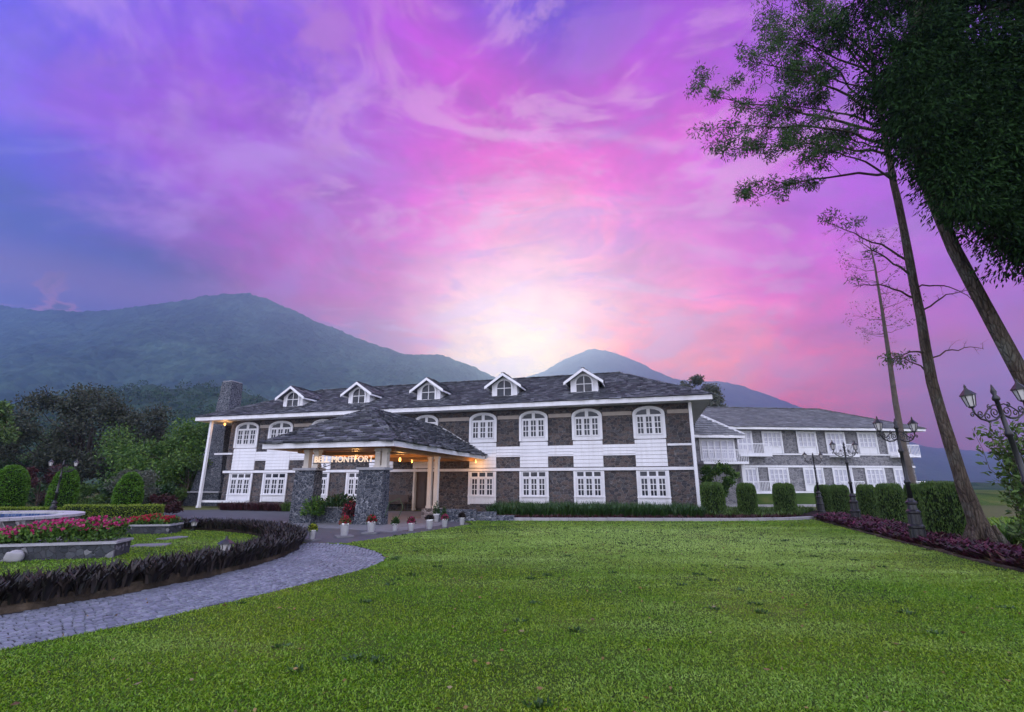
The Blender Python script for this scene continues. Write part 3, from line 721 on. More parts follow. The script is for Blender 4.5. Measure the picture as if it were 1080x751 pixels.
def ridge_caps(b, p, q, seed=1, w=0.34):
    g = np.random.default_rng(seed); p, q = Vector(p), Vector(q); L = (q - p).length; d = (q - p) / L; x = 0
    while x < L:
        l = min(0.36, L - x); t = g.normal(0, 0.008)
        b.bar(p + d * x + Vector((0, 0, 0.05 + t)), p + d * (x + l - 0.01) + Vector((0, 0, 0.065 + t)), w * g.uniform(0.85, 1.1), 0.05); x += l

# ------------------------------------------------------------------ windows
def arch_poly(x0, x1, z0, zs, zt, n=10):
    c, a = (x0 + x1) / 2, (x1 - x0) / 2
    return [(x0, z0), (x1, z0)] + [(c + a * math.cos(t), zs + (zt - zs) * math.sin(t)) for t in np.linspace(0, math.pi, n)]
def casements(fr, pn, cx, z0, z1, w, y, cols=3, sub=2, rows=3, curtain=None):
    """panes (dark boxes set in) and glazing bars for a row of casements"""
    cw = w / cols
    for c in range(cols):
        gp = 0.055 if sub == 1 else 0.085; x0 = cx - w / 2 + c * cw + gp; x1 = x0 + cw - 2 * gp
        pn.box(x0, x1, y - 0.012, y - 0.004, z0 + 0.06, z1 - 0.06)
        for s_ in range(1, sub):
            xx = x0 + (x1 - x0) * s_ / sub; fr.box(xx - 0.02, xx + 0.02, y - 0.045, y - 0.013, z0 + 0.06, z1 - 0.06)
        for r_ in range(1, rows):
            zz = z0 + 0.06 + (z1 - z0 - 0.12) * r_ / rows; fr.box(x0, x1, y - 0.043, y - 0.0135, zz - 0.022, zz + 0.022)
        # casement stiles and rails round the panes
        fr.box(x0 - 0.05, x0, y - 0.055, y, z0, z1); fr.box(x1, x1 + 0.05, y - 0.055, y, z0, z1)
        fr.box(x0, x1, y - 0.055, y, z0, z0 + 0.06); fr.box(x0, x1, y - 0.055, y, z1 - 0.06, z1)
def win(parent, cx, kind, w=1.7, y=-0.06, label=None):
    fr, pn = MB(), MB()
    if kind == 'upper':
        back = arch_poly(cx - w / 2, cx + w / 2, 4.10, 5.52, 5.90)
        fr.prism(back, y, -0.002)
        # arched surround, proud of the panel
        ou = arch_poly(cx - w / 2 - 0.06, cx + w / 2 + 0.06, 4.12, 5.54, 5.97, 14)[1:]; ii = arch_poly(cx - w / 2 + 0.09, cx + w / 2 - 0.09, 4.12, 5.52, 5.84, 14)[1:]
        ou.append((cx - w / 2 - 0.06, 4.12)); ii.append((cx - w / 2 + 0.09, 4.12))
        for i in range(len(ou) - 1):
            fr.prism([ou[i], ou[i + 1], ii[i + 1], ii[i]], y - 0.07, y + 0.0)
        casements(fr, pn, cx, 4.34, 5.42, w - 0.24, y)
        pn.prism([(cx - w * 0.43, 5.49), (cx - w * 0.06, 5.49), (cx - w * 0.06, 5.80), (cx - w * 0.22, 5.76), (cx - w * 0.36, 5.66)], y - 0.012, y - 0.004)
        pn.prism([(cx + w * 0.06, 5.49), (cx + w * 0.43, 5.49), (cx + w * 0.36, 5.66), (cx + w * 0.22, 5.76), (cx + w * 0.06, 5.80)], y - 0.012, y - 0.004)
    elif kind == 'lower':
        fr.box(cx - w / 2, cx + w / 2, y, -0.002, 0.44, 2.33)
        fr.box(cx - w / 2 - 0.05, cx - w / 2 + 0.07, y - 0.07, y, 0.40, 2.33); fr.box(cx + w / 2 - 0.07, cx + w / 2 + 0.05, y - 0.07, y, 0.40, 2.33)
        for k in range(3):
            cw = (w - 0.2) / 3; x0 = cx - (w - 0.2) / 2 + k * cw
            pn.box(x0 + 0.06, x0 + cw - 0.06, y - 0.012, y - 0.004, 2.04, 2.28)
        fr.box(cx - w / 2 + 0.07, cx + w / 2 - 0.07, y - 0.05, y, 1.96, 2.02)
        casements(fr, pn, cx, 0.92, 1.95, w - 0.24, y)
        for z in (0.52, 0.64, 0.76): fr.box(cx - w / 2 + 0.07, cx + w / 2 - 0.07, y - 0.022, y, z, z + 0.10)
        fr.box(cx - w / 2 - 0.07, cx + w / 2 + 0.07, y - 0.10, y - 0.0, 0.86, 0.915)
    o = fr.build('window', M['white'], parent)
    pn.build('pane', M['glass'], o)
    return o
def boards(b, x0, x1, z0, z1, y, h=0.21):
    n = max(1, round((z1 - z0) / h)); h = (z1 - z0) / n
    for i in range(n):
        a = z0 + i * h
        b.add([(x0, y - 0.032, a + 0.009), (x1, y - 0.032, a + 0.009), (x1, y - 0.006, a + h), (x0, y - 0.006, a + h), (x0, -0.001, a + 0.009), (x1, -0.001, a + 0.009), (x1, -0.001, a + h), (x0, -0.001, a + h)],
              [(0,1,2,3),(0,4,5,1),(3,2,6,7),(0,3,7,4),(1,5,6,2)])

# ------------------------------------------------------------------ main house
HOUSE = empty('hotel_building', (10.05, 27.3, 0), R(-15.5), 'long two storey stone hotel with white panelled windows, dormers and a pillared porch', 'building')
def hpos(X, Y, Z):     # house coordinates to the world
    return HOUSE.matrix_world @ Vector((X, Y, Z))
HOUSE.matrix_world = Matrix.Translation((10.05, 27.3, 0)) @ Matrix.Rotation(R(-15.5), 4, 'Z')
b = MB()
b.box(-31.9, -16.95, 0, 0.35, 0, 6.1); b.box(-15.4, 0, 0, 0.35, 0, 6.1); b.box(-16.95, -15.4, 0, 0.35, 2.75, 6.1)
b.box(-0.35, 0, 0.352, 10, 0, 6.1); b.box(-33, -32.65, 1.5, 10, 0, 6.1); b.box(-33, 0, 10.002, 10.3, 0, 6.1)
b.box(-31.9, -31.55, 0.352, 1.498, 0, 6.1); b.box(-32.648, -31.9, 1.5, 1.8, 0, 6.1)
b.build('wall', M['stone'], HOUSE)
# dark entrance lobby behind the doorway
b = MB(); b.box(-18.6, -13.9, 3.0, 3.2, 0, 3.4); b.box(-18.6, -18.4, 0.36, 2.99, 0, 3.4); b.box(-14.1, -13.9, 0.36, 2.99, 0, 3.4); b.box(-18.39, -14.11, 0.36, 2.99, 3.2, 3.4); b.box(-18.39, -14.11, 0.36, 2.99, 0, 0.12)
lob = b.build('lobby', M['darkwood'], HOUSE)
fr = MB(); fr.box(-16.95, -16.83, -0.06, 0.30, 0.0, 2.75); fr.box(-15.52, -15.4, -0.06, 0.30, 0, 2.75); fr.box(-16.83, -15.52, -0.06, 0.30, 2.63, 2.75)
dr = fr.build('doorway', M['cream'], HOUSE)
dd = MB(); dd.box(-16.82, -16.19, 0.20, 0.26, 0.13, 2.62); dd.box(-16.16, -15.53, 0.20, 0.26, 0.13, 2.62)
for x in (-16.75, -16.12):
    for z in (0.3, 1.25): dd.box(x, x + 0.5, 0.18, 0.199, z, z + 0.8)
d_o = dd.build('door', M['darkwood'], dr)
COLS = [(-2.25, 1.72), (-5.8, 1.72), (-9.05, 1.72), (-12.3, 1.74), (-16.2, 1.62), (-19.3, 1.75), (-24.0, 1.74), (-27.45, 1.95), (-30.35, 1.95)]
cl = MB()
for i, (cx, w) in enumerate(COLS):
    win(HOUSE, cx, 'upper', w - 0.05)
    boards(cl, cx - w / 2, cx + w / 2, 2.56, 4.06, -0.05)
    if i not in (4,): win(HOUSE, cx if i != 5 else -20.9, 'lower', w - 0.05)
# wide band between the window columns
edges = [(-COLS[i][0] + COLS[i][1] / 2, -COLS[i + 1][0] - COLS[i + 1][1] / 2) for i in range(8)]
for s0, s1 in edges: boards(cl, -s1 + 0.002, -s0 - 0.002, 3.28, 3.82, -0.025)
cl.build('cladding', M['white'], HOUSE)
b = MB()
b.box(-32.0, 0.03, -0.105, -0.003, 2.36, 2.52)                                    # string course
b.box(-1.33, 0.03, -0.06, -0.003, 3.69, 3.81)
b.box(-33.0, -31.42, -0.10, -0.003, 3.66, 3.78); b.box(-33.0, -29.2, -0.60, -0.20, 0.36, 0.50)
for s0, s1 in edges: b.box(-s1 + 0.002, -s0 - 0.002, -0.052, -0.003, 3.20, 3.275)
b.build('string_course', M['white'], HOUSE)
for s0, s1 in edges + [(-0.07, 1.27)]:
    b = MB(); b.box(-s1 + 0.07, -s0 - 0.07, -0.05, -0.003, 5.50, 5.72); b.build('lintel', M['trim'], HOUSE)
# corner posts
for x0, y0 in ((-0.06, -0.45), (-33.05, -0.85)):
    b = MB(); b.box(x0, x0 + 0.17, y0, y0 + 0.17, 0.0, 6.06); b.box(x0 - 0.03, x0 + 0.20, y0 - 0.03, y0 + 0.20, 0.0, 0.16)
    b.build('post', M['white'], HOUSE)
# soffit, fascia, roof
EX0, EX1, EY0, EY1 = -34.1, 1.15, -1.15, 11.1
b = MB(); b.box(EX0 + 0.06, EX1 - 0.06, EY0 + 0.06, EY1 - 0.06, 6.08, 6.14); b.build('soffit', M['white'], HOUSE)
b = MB()
b.box(EX0, EX1, EY0, EY0 + 0.055, 6.05, 6.30); b.box(EX1 - 0.055, EX1, EY0 + 0.057, EY1, 6.05, 6.30); b.box(EX0, EX0 + 0.055, EY0 + 0.057, EY1, 6.05, 6.30)
b.build('fascia', M['white'], HOUSE)
RZ, RX0, RX1 = 9.12, -28.4, -3.9
def hip(b, x0, x1, y0, y1, ze, zr, r0, r1, ry):
    b.add([(x0,y0,ze),(x1,y0,ze),(x1,y1,ze),(x0,y1,ze),(r0,ry,zr),(r1,ry,zr)], [(0,1,5,4),(1,2,5),(2,3,4,5),(3,0,4),(0,3,2,1)])
b = MB(); hip(b, EX0, EX1, EY0, EY1, 6.302, RZ, RX0, RX1, 5.0)
slates(b, (EX0 - .05, EY0 - .06, 6.30), (EX1 + .05, EY0 - .06, 6.30), (RX1, 5, RZ), (RX0, 5, RZ), 0.23, (0.20, 0.36), 0.03, 1)
slates(b, (EX1 + .06, EY0 - .05, 6.30), (EX1 + .06, EY1, 6.30), (RX1, 5, RZ), (RX1, 5, RZ), 0.23, (0.20, 0.36), 0.03, 2)
slates(b, (EX0 - .06, EY1, 6.30), (EX0 - .06, EY0 - .05, 6.30), (RX0, 5, RZ), (RX0, 5, RZ), 0.23, (0.20, 0.36), 0.03, 3)
ridge_caps(b, (RX0, 5, RZ), (RX1, 5, RZ), 4); ridge_caps(b, (EX1, EY0, 6.30), (RX1, 5, RZ), 5); ridge_caps(b, (EX0, EY0, 6.30), (RX0, 5, RZ), 6)
ROOF = b.build('roof', M['slate'], HOUSE)
# dormers
def dormer(cx):
    yf, zb, ze, zr, hw = 0.40, 6.86, 7.66, 8.46, 1.16
    b = MB()     # front and cheeks
    b.prism([(cx - 0.84, zb), (cx + 0.84, zb), (cx + 0.84, 7.80), (cx, 8.38), (cx - 0.84, 7.80)], yf, yf + 0.06)
    for sx in (-1, 1):
        x = cx + sx * 0.81
        b.box(x - 0.03, x + 0.03, yf + 0.062, 2.3, 6.9, 7.80)
    o = b.build('dormer', M['white'], HOUSE)
    f, p = MB(), MB()
    p.prism(arch_poly(cx - 0.48, cx + 0.48, 7.06, 7.66, 8.08), yf - 0.02, yf - 0.006)
    ou = arch_poly(cx - 0.57, cx + 0.57, 6.99, 7.66, 8.18, 12); ii = arch_poly(cx - 0.47, cx + 0.47, 7.07, 7.66, 8.07, 12)
    for i in range(len(ou)):
        j = (i + 1) % len(ou); f.prism([ou[i], ou[j], ii[j], ii[i]], yf - 0.07, yf - 0.004)
    f.box(cx - 0.02, cx + 0.02, yf - 0.045, yf - 0.021, 7.07, 8.06); f.box(cx - 0.47, cx + 0.47, yf - 0.044, yf - 0.0215, 7.54, 7.58)
    w = f.build('window', M['white'], o); p.build('pane', M['glass'], w)
    b = MB(); b.box(cx - 0.86, cx + 0.86, yf - 0.30, yf - 0.02, 6.84, 6.94); b.build('sill', M['brick'], o)
    r = MB(); yb = 4.6
    for sx in (-1, 1):
        A, B = (cx + sx * hw, 0.0, ze), (cx + sx * hw, yb, ze)
        T0, T1 = (cx, 0.0, zr), (cx, yb, zr)
        vs = [A, B, T1, T0] if sx > 0 else [B, A, T0, T1]
        r.add(vs + [(x, y, z - 0.05) for x, y, z in vs], [(0,1,2,3),(7,6,5,4),(0,4,5,1),(1,5,6,2),(2,6,7,3),(3,7,4,0)])
        if sx > 0: slates(r, A, B, T1, T0, 0.24, (0.2, 0.34), 0.03, int(cx * 10) % 97 + 3)
        else: slates(r, B, A, T0, T1, 0.24, (0.2, 0.34), 0.03, int(-cx * 10) % 97 + 50)
    ridge_caps(r, (cx, -0.02, zr), (cx, 4.4, zr), 9, 0.22)
    r.build('dormer_roof', M['slate'], o)
    bb = MB()
    for sx in (-1, 1):
        bb.prism([(cx, zr + 0.03), (cx + sx * (hw + 0.05), ze - 0.01), (cx + sx * (hw + 0.05), ze - 0.19), (cx, zr - 0.15)] if sx < 0 else
                 [(cx, zr - 0.15), (cx + hw + 0.05, ze - 0.19), (cx + hw + 0.05, ze - 0.01), (cx, zr + 0.03)], -0.06, -0.002)
        bb.box(min(cx + sx * hw, cx + sx * (hw - 0.06)), max(cx + sx * hw, cx + sx * (hw - 0.06)), 0.0, 2.4, ze - 0.15, ze - 0.052)
    bb.build('bargeboard', M['white'], o)
for s_ in (5.93, 11.05, 16.35, 21.65, 27.1): dormer(-s_)
# chimney on the left gable end
b = MB(); b.frus((-36.75, -33.55, 1.3, 3.1), 0.0, (-36.65, -33.55, 1.35, 3.05), 0.95); b.frus((-36.35, -33.60, 1.45, 3.0), 1.08, (-35.6, -34.1, 1.6, 2.9), 5.0)
b.frus((-35.6, -34.1, 1.6, 2.9), 5.001, (-35.2, -34.25, 1.7, 2.8), 9.6)
CH = b.build('chimney', M['stone_grey'], HOUSE)
b = MB(); b.box(-36.85, -33.45, 1.2, 3.2, 0.952, 1.078); b.build('ledge', M['cap'], CH)
b = MB(); b.box(-35.17, -34.28, 1.73, 2.77, 9.602, 9.66); b.build('chimney_cap', M['cap'], CH)

# porch -----------------------------------------------------------
for x0, x1 in ((-17.25, -16.18), (-14.12, -12.9)):
    b = MB(); b.frus((x0, x1, -10.75, -10.18), 0.0, (x0 + .04, x1 - .04, -10.73, -10.20), 2.16)
    p = b.build('porch_pillar', M['stone_grey'], HOUSE)
    b = MB(); b.box(x0 - 0.06, x1 + 0.06, -10.81, -10.12, 2.162, 2.27); b.build('pillar_cap', M['cap'], p, bevel=0.02)
    for px in ((-16.95, -16.48) if x0 < -15 else (-13.46, -13.14)):
        b = MB(); b.box(px, px + 0.24, -10.58, -10.34, 2.272, 3.06); b.box(px - 0.03, px + 0.27, -10.61, -10.31, 2.272, 2.36); b.box(px - 0.03, px + 0.27, -10.61, -10.31, 2.94, 3.05)
        b.build('porch_post', M['cream'], p)
b = MB(); b.box(-16.17, -14.21, -10.35, -10.0, 0, 0.62); w_ = b.build('parapet', M['stone_grey'], HOUSE)
b = MB(); b.box(-16.17, -14.21, -10.39, -9.96, 0.622, 0.68); b.build('coping', M['cap'], w_)
for x in (-12.95,):
    b = MB(); b.box(x - 0.32, x + 0.42, -6.3, -5.3, 0, 0.44); w_ = b.build('column_base', M['stone_pale'], HOUSE)
    for k in (-0.16, 0.20):
        b = MB(); b.box(x + k - 0.10, x + k + 0.10, -5.92, -5.72, 0.442, 2.95); b.box(x + k - 0.13, x + k + 0.13, -5.95, -5.69, 0.442, 0.56); b.box(x + k - 0.13, x + k + 0.13, -5.95, -5.69, 2.84, 2.95)
        b.build('column', M['cream'], w_)
PX0, PX1, PY0 = -18.4, -12.1, -11.5
b = MB(); b.box(PX0 + .9, PX1 - .9, -10.62, -10.12, 3.062, 3.12)
b.box(PX0 + .7, PX0 + .95, -10.11, -0.1, 2.95, 3.12); b.box(PX1 - .95, PX1 - .7, -10.11, -0.1, 2.95, 3.12)
for y in (-8.4, -6.0, -3.6, -1.2): b.box(PX0 + .96, PX1 - .96, y - 0.09, y + 0.09, 2.93, 3.10)
b.build('porch_beam', M['wood'], HOUSE)
b = MB(); b.box(PX0 + .06, PX1 - .06, PY0 + .06, -0.12, 3.125, 3.16); b.build('porch_ceiling', M['wood'], HOUSE)
b = MB(); b.box(PX0, PX1, PY0, PY0 + 0.055, 3.06, 3.27); b.box(PX0, PX0 + 0.055, PY0 + 0.057, -0.11, 3.06, 3.27); b.box(PX1 - 0.055, PX1, PY0 + 0.057, -0.11, 3.06, 3.27)
b.build('porch_fascia', M['white'], HOUSE)
PRX, PRY, PRZ = -15.25, -8.4, 5.1
b = MB()
b.add([(PX0, PY0, 3.272), (PX1, PY0, 3.272), (PX1, -0.06, 3.272), (PX0, -0.06, 3.272), (PRX, PRY, PRZ), (PRX, -0.06, PRZ)], [(0,1,4),(1,2,5,4),(3,0,4,5),(0,3,2,1),(2,3,5)])
slates(b, (PX0 - .05, PY0 - .07, 3.27), (PX1 + .05, PY0 - .07, 3.27), (PRX, PRY, PRZ), (PRX, PRY, PRZ), 0.22, (0.22, 0.44), 0.075, 21, 2.3)
slates(b, (PX1 + .07, PY0 - .05, 3.27), (PX1 + .07, -0.12, 3.27), (PRX, -0.12, PRZ), (PRX, PRY, PRZ), 0.22, (0.22, 0.44), 0.075, 22, 2.3)
slates(b, (PX0 - .07, -0.12, 3.27), (PX0 - .07, PY0 - .05, 3.27), (PRX, PRY, PRZ), (PRX, -0.12, PRZ), 0.22, (0.22, 0.44), 0.075, 23, 2.3)
ridge_caps(b, (PX1, PY0, 3.27), (PRX, PRY, PRZ), 24); ridge_caps(b, (PX0, PY0, 3.27), (PRX, PRY, PRZ), 25); ridge_caps(b, (PRX, PRY, PRZ), (PRX, -0.2, PRZ), 26)
b.build('porch_roof', M['slate'], HOUSE)
b = MB()      # flashing where the porch roof meets the wall
for x in (PX0, PX1): b.bar((PRX, -0.16, PRZ + 0.09), (x, -0.16, 3.36), 0.10, 0.10)
b.build('flashing', M['white'], HOUSE)
# bench against the wall by the door
T = empty('bench', hpos(-18.2, -0.5, 0), R(-15.5), 'dark wooden bench against the porch wall left of the doorway', 'bench')
b = MB(); b.box(-1.1, 1.1, -0.25, 0.25, 0.42, 0.48); b.build('seat', M['darkwood'], T)
b = MB(); b.box(-1.1, 1.1, 0.20, 0.26, 0.50, 0.95); b.build('backrest', M['darkwood'], T)
for x in (-1.0, 0.9):
    for y in (-0.22, 0.12):
        b = MB(); b.box(x, x + 0.1, y, y + 0.1, 0.014, 0.418); b.build('leg', M['darkwood'], T)
# letters over the porch front
SG = empty('sign', hpos(-14.95, -10.62, 2.47), R(-15.5), 'cream lettering on scrolled ironwork between the two porch pillars', 'sign')
cu = bpy.data.curves.new('lettering', 'FONT'); cu.body = 'BELL MONTFORT'; cu.size = 0.37; cu.extrude = 0.02; cu.align_x = 'CENTER'; cu.space_character = 1.0
M['letters'] = m_emit('lit_cream_letters', (0.85, 0.64, 0.46), 0.8)
cu.materials.append(M['letters'])
tmp = bpy.data.objects.new('lettering', cu); COL.objects.link(tmp)
bpy.context.view_layer.update()
lme = bpy.data.meshes.new_from_object(tmp.evaluated_get(bpy.context.evaluated_depsgraph_get()))
bpy.data.objects.remove(tmp)
lo = bpy.data.objects.new('lettering', lme); COL.objects.link(lo); lo.parent = SG; lo.rotation_euler = (R(90), 0, 0); lo.location = (0, 0, 0.03)
b = MB(); b.bar((-1.5, 0, 0.0), (1.5, 0, 0.0), 0.03, 0.03)
def spiral(b, c, r, turns, a0, sgn, rad, yy=0.0, n=26):
    pts = []
    for i in range(n):
        t = i / (n - 1); a = a0 + sgn * turns * 2 * math.pi * t; rr = r * (1 - 0.78 * t)
        pts.append((c[0] + rr * math.cos(a), yy, c[1] + rr * math.sin(a)))
    b.tube(pts, rad, 6)
for sx in (-1, 1):
    spiral(b, (sx * 1.16, -0.12), 0.10, 1.5, R(90), sx, 0.016); spiral(b, (sx * 0.88, -0.09), 0.08, 1.4, R(90), -sx, 0.014)
    b.tube([(sx * 1.45, 0, -0.2), (sx * 1.25, 0, -0.25), (sx * 0.95, 0, -0.19), (sx * 0.55, 0, -0.05), (sx * 0.3, 0, 0)], 0.014, 6)
b.build('bracket', M['iron'], SG)

# lamps that are lit: porch lantern, two ceiling lights, wall light, veranda light
def lit(name, p, energy, label, drop=0.0, size=0.07):
    T = empty(name, p, R(-15.5), label, 'lamp')
    b = MB(); b.lathe([(0.02, -0.02), (size, 0.02), (size * 1.15, 0.10), (size * 0.7, 0.17), (0.02, 0.18)], 10); b.build('shade', M['bulb'], T, True)
    b = MB(); b.lathe([(0.05, 0.182), (0.05, 0.20), (0.012, 0.21), (0.012, 0.22 + drop)], 8); b.build('fitting', M['iron'], T)
    l = bpy.data.lights.new('glow', 'POINT'); l.energy = energy; l.color = (1.0, 0.50, 0.16); l.shadow_soft_size = 0.12
    lo = bpy.data.objects.new('glow', l); COL.objects.link(lo); lo.parent = T; lo.location = (0, 0, -0.12)
M['bulb'] = m_emit('warm_lamp_glass', (1.0, 0.48, 0.14), 2.4)
lit('porch_lantern', hpos(-13.9, -7.6, 2.66), 42, 'small glowing lantern hanging behind the right porch pillar', 0.24, 0.055)
lit('ceiling_lamp', hpos(-16.6, -7.2, 2.80), 75, 'warm ceiling lamp glowing behind the porch lettering', 0.10, 0.045)
lit('ceiling_lamp', hpos(-15.9, -2.4, 2.84), 26, 'warm ceiling lamp inside the porch near the doorway', 0.06, 0.04)
lit('ceiling_lamp', hpos(-12.5, -0.75, 2.86), 20, 'warm lamp under the right eave of the porch beside the house wall', 0.04, 0.04)
lit('veranda_lamp', hpos(-32.45, -0.1, 5.80), 18, 'warm lamp under the eave at the far end of the house beside the white post', 0.05)

# ------------------------------------------------------------------ far wing
WING = empty('guest_wing', (18.97, 42.0, 0), R(6), 'pale two storey guest wing with balconies standing beyond the column hedges', 'building')
WX0, WX1 = -2.2, 16.6
b = MB(); b.box(WX0, WX1, 0, 9, 0.5, 6.15); b.build('wall', M['stone_wing'], WING)
b = MB(); b.box(WX0 - .02, WX1 + .02, -0.10, -0.002, 2.98, 3.14); b.box(WX0 - .02, WX1 + .02, -0.08, -0.002, 4.02, 4.14); b.box(WX0 - .02, WX1 + .02, -0.10, -0.002, 0.84, 1.0)
b.build('string_course', M['white'], WING)
def wing_window(cx, z0, z1, w=1.74, door=False):
    f, p = MB(), MB()
    f.box(cx - w / 2, cx + w / 2, -0.05, -0.003, z0, z1)
    f.box(cx - w / 2 - 0.05, cx - w / 2 + 0.06, -0.12, -0.052, z0, z1); f.box(cx + w / 2 - 0.06, cx + w / 2 + 0.05, -0.12, -0.052, z0, z1)
    zb = z0 + (0.55 if not door else 0.15)
    casements(f, p, cx, zb, z1 - 0.12, w - 0.16, -0.055, 4, 1, 3)
    o = f.build('window' if not door else 'balcony_door', M['white'], WING); p.build('pane', M['curtain'], o)
for k, cx in enumerate((0.8, 3.55, 6.75, 9.45, 12.5, 15.2)):
    bal = k in (0, 3, 5)
    wing_window(cx, 4.16, 6.05, 1.74, bal); wing_window(cx + 0.15, 1.02, 2.96, 1.74, bal)
    if bal:
        for zf in (4.0, 0.92):
            x0, x1 = cx - 0.85, cx + 2.0 if k == 0 else cx + 1.3
            b = MB(); b.box(x0, x1, -0.95, -0.13, zf - 0.16, zf); bo = b.build('balcony', M['white'], WING)
            r_ = MB(); r_.box(x0, x1, -0.94, -0.90, zf + 0.85, zf + 0.91); r_.box(x0, x1, -0.93, -0.91, zf + 0.08, zf + 0.12)
            n = int((x1 - x0) / 0.13)
            for i in range(n + 1):
                x = x0 + (x1 - x0) * i / n; r_.box(x - 0.018, x + 0.018, -0.932, -0.908, zf + 0.002, zf + 0.85)
            r_.build('railing', M['white'], bo)
b = MB(); b.box(WX0 - .5, WX1 + .9, -0.95, -0.90, 6.10, 6.30); b.box(WX1 + .85, WX1 + .9, -0.898, 9.8, 6.10, 6.30); b.box(WX0 - .5, WX1 + .84, -0.89, 9.7, 6.16, 6.20)
b.build('fascia', M['white'], WING)
b = MB(); hip(b, WX0 - 5.5, WX1 + .9, -0.95, 9.8, 6.302, 8.75, WX0 - 5, WX1 - 4.6, 4.5)
slates(b, (WX0 - .5, -1.0, 6.30), (WX1 + .95, -1.0, 6.30), (WX1 - 4.6, 4.5, 8.75), (WX0 - .5, 4.5, 8.75), 0.30, (0.3, 0.5), 0.03, 31)
slates(b, (WX1 + .95, -1.0, 6.30), (WX1 + .95, 9.8, 6.30), (WX1 - 4.6, 4.5, 8.75), (WX1 - 4.6, 4.5, 8.75), 0.30, (0.3, 0.5), 0.03, 32)
ridge_caps(b, (WX0, 4.5, 8.75), (WX1 - 4.6, 4.5, 8.75), 33); ridge_caps(b, (WX1 + .9, -1, 6.3), (WX1 - 4.6, 4.5, 8.75), 34)
b.build('roof', M['slate_wing'], WING)
# projecting gabled bay between the house and the wing
b = MB(); b.box(-5.6, -2.25, -4.4, 5.0, 0.0, 5.15); bay = b.build('bay', M['stone_wing'], WING)
b = MB()
b.add([(-6.0, -5.0, 5.15), (-2.0, -5.0, 5.15), (-2.0, 4, 5.15), (-6.0, 4, 5.15), (-4.6, -3.2, 6.9), (-4.6, 4, 6.9)], [(0,1,4),(1,2,5,4),(3,0,4,5),(0,3,2,1),(2,3,5)])
slates(b, (-6.0, -5.05, 5.15), (-2.0, -5.05, 5.15), (-4.6, -3.2, 6.9), (-4.6, -3.2, 6.9), 0.27, (0.25, 0.45), 0.03, 41)
slates(b, (-1.95, -5.0, 5.15), (-1.95, 4, 5.15), (-4.6, 4, 6.9), (-4.6, -3.2, 6.9), 0.27, (0.25, 0.45), 0.03, 42)
b.build('bay_roof', M['slate_wing'], bay)
b = MB(); b.box(-6.05, -1.95, -5.08, -5.02, 4.95, 5.17); b.box(-1.98, -1.92, -5.0, 4, 4.95, 5.17); b.bar((-1.98, -5.05, 5.2), (-4.6, -3.25, 6.98), 0.08, 0.2); b.build('bay_fascia', M['white'], bay)
f, p = MB(), MB(); f.box(-5.3, -2.5, -4.45, -4.403, 3.3, 4.95)
casements(f, p, -3.9, 3.42, 4.8, 2.6, -4.455, 5, 1, 3)
o = f.build('window', M['white'], bay); p.build('pane', M['curtain'], o)
b = MB(); b.box(-5.6, -2.1, -5.4, -4.46, 3.02, 3.2); bo = b.build('balcony', M['white'], bay)
r_ = MB(); r_.box(-5.6, -2.1, -5.38, -5.34, 4.02, 4.08)
for i in range(27): r_.box(-5.58 + i * 0.133, -5.545 + i * 0.133, -5.372, -5.348, 3.202, 4.02)
r_.build('railing', M['white'], bo)
b = MB(); b.box(-2.35, -2.05, -4.75, -4.45, 0.0, 3.018); b.build('pier', M['white'], bay)
# ------------------------------------------------------------------ vegetation builders
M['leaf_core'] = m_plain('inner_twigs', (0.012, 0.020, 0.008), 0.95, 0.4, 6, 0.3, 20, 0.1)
M['leaf_hedge'] = m_leaf('clipped_hedge_leaves', [(0.040,0.085,0.016),(0.065,0.125,0.024),(0.095,0.165,0.034),(0.13,0.21,0.046)], 0.2, 0.5, (2.5, (0.8, 0.85, 0.8)))
M['leaf_topiary'] = m_leaf('topiary_leaves', [(0.035,0.11,0.006),(0.058,0.155,0.010),(0.085,0.20,0.014),(0.11,0.25,0.020)], 0.2, 0.5)
M['leaf_lowhedge'] = m_leaf('low_hedge_leaves', [(0.075,0.13,0.010),(0.13,0.20,0.016),(0.19,0.27,0.024),(0.25,0.32,0.035)], 0.2, 0.5)
M['leaf_lily'] = m_leaf('strap_leaves', [(0.018,0.050,0.010),(0.030,0.075,0.016),(0.050,0.105,0.024)], 0.15, 0.4)
M['leaf_dark'] = m_leaf('dark_tree_leaves', [(0.008,0.028,0.006),(0.014,0.042,0.009),(0.024,0.062,0.014),(0.040,0.088,0.020)], 0.15, 0.5)
M['leaf_evergreen'] = m_leaf('evergreen_sprays', [(0.004,0.014,0.003),(0.008,0.024,0.005),(0.013,0.038,0.008),(0.024,0.062,0.013)], 0.1, 0.75, None, 0.08)
M['leaf_tall'] = m_leaf('tall_tree_leaves', [(0.022,0.070,0.012),(0.045,0.115,0.020),(0.080,0.165,0.034)], 0.35, 0.5)
M['leaf_olive'] = m_leaf('brownish_tree_leaves', [(0.020,0.034,0.018),(0.040,0.052,0.028),(0.066,0.072,0.042),(0.034,0.044,0.025)], 0.2, 0.6)
M['leaf_bright'] = m_leaf('fresh_tree_leaves', [(0.028,0.078,0.012),(0.050,0.12,0.018),(0.085,0.175,0.026),(0.15,0.25,0.04)], 0.25, 0.5)
M['leaf_pale'] = m_leaf('grey_green_leaves', [(0.06,0.075,0.05),(0.09,0.105,0.075),(0.12,0.125,0.095)], 0.25, 0.6)
M['leaf_red'] = m_leaf('maroon_leaves', [(0.035,0.010,0.012),(0.060,0.015,0.018),(0.040,0.018,0.016),(0.085,0.025,0.024)], 0.15, 0.5)
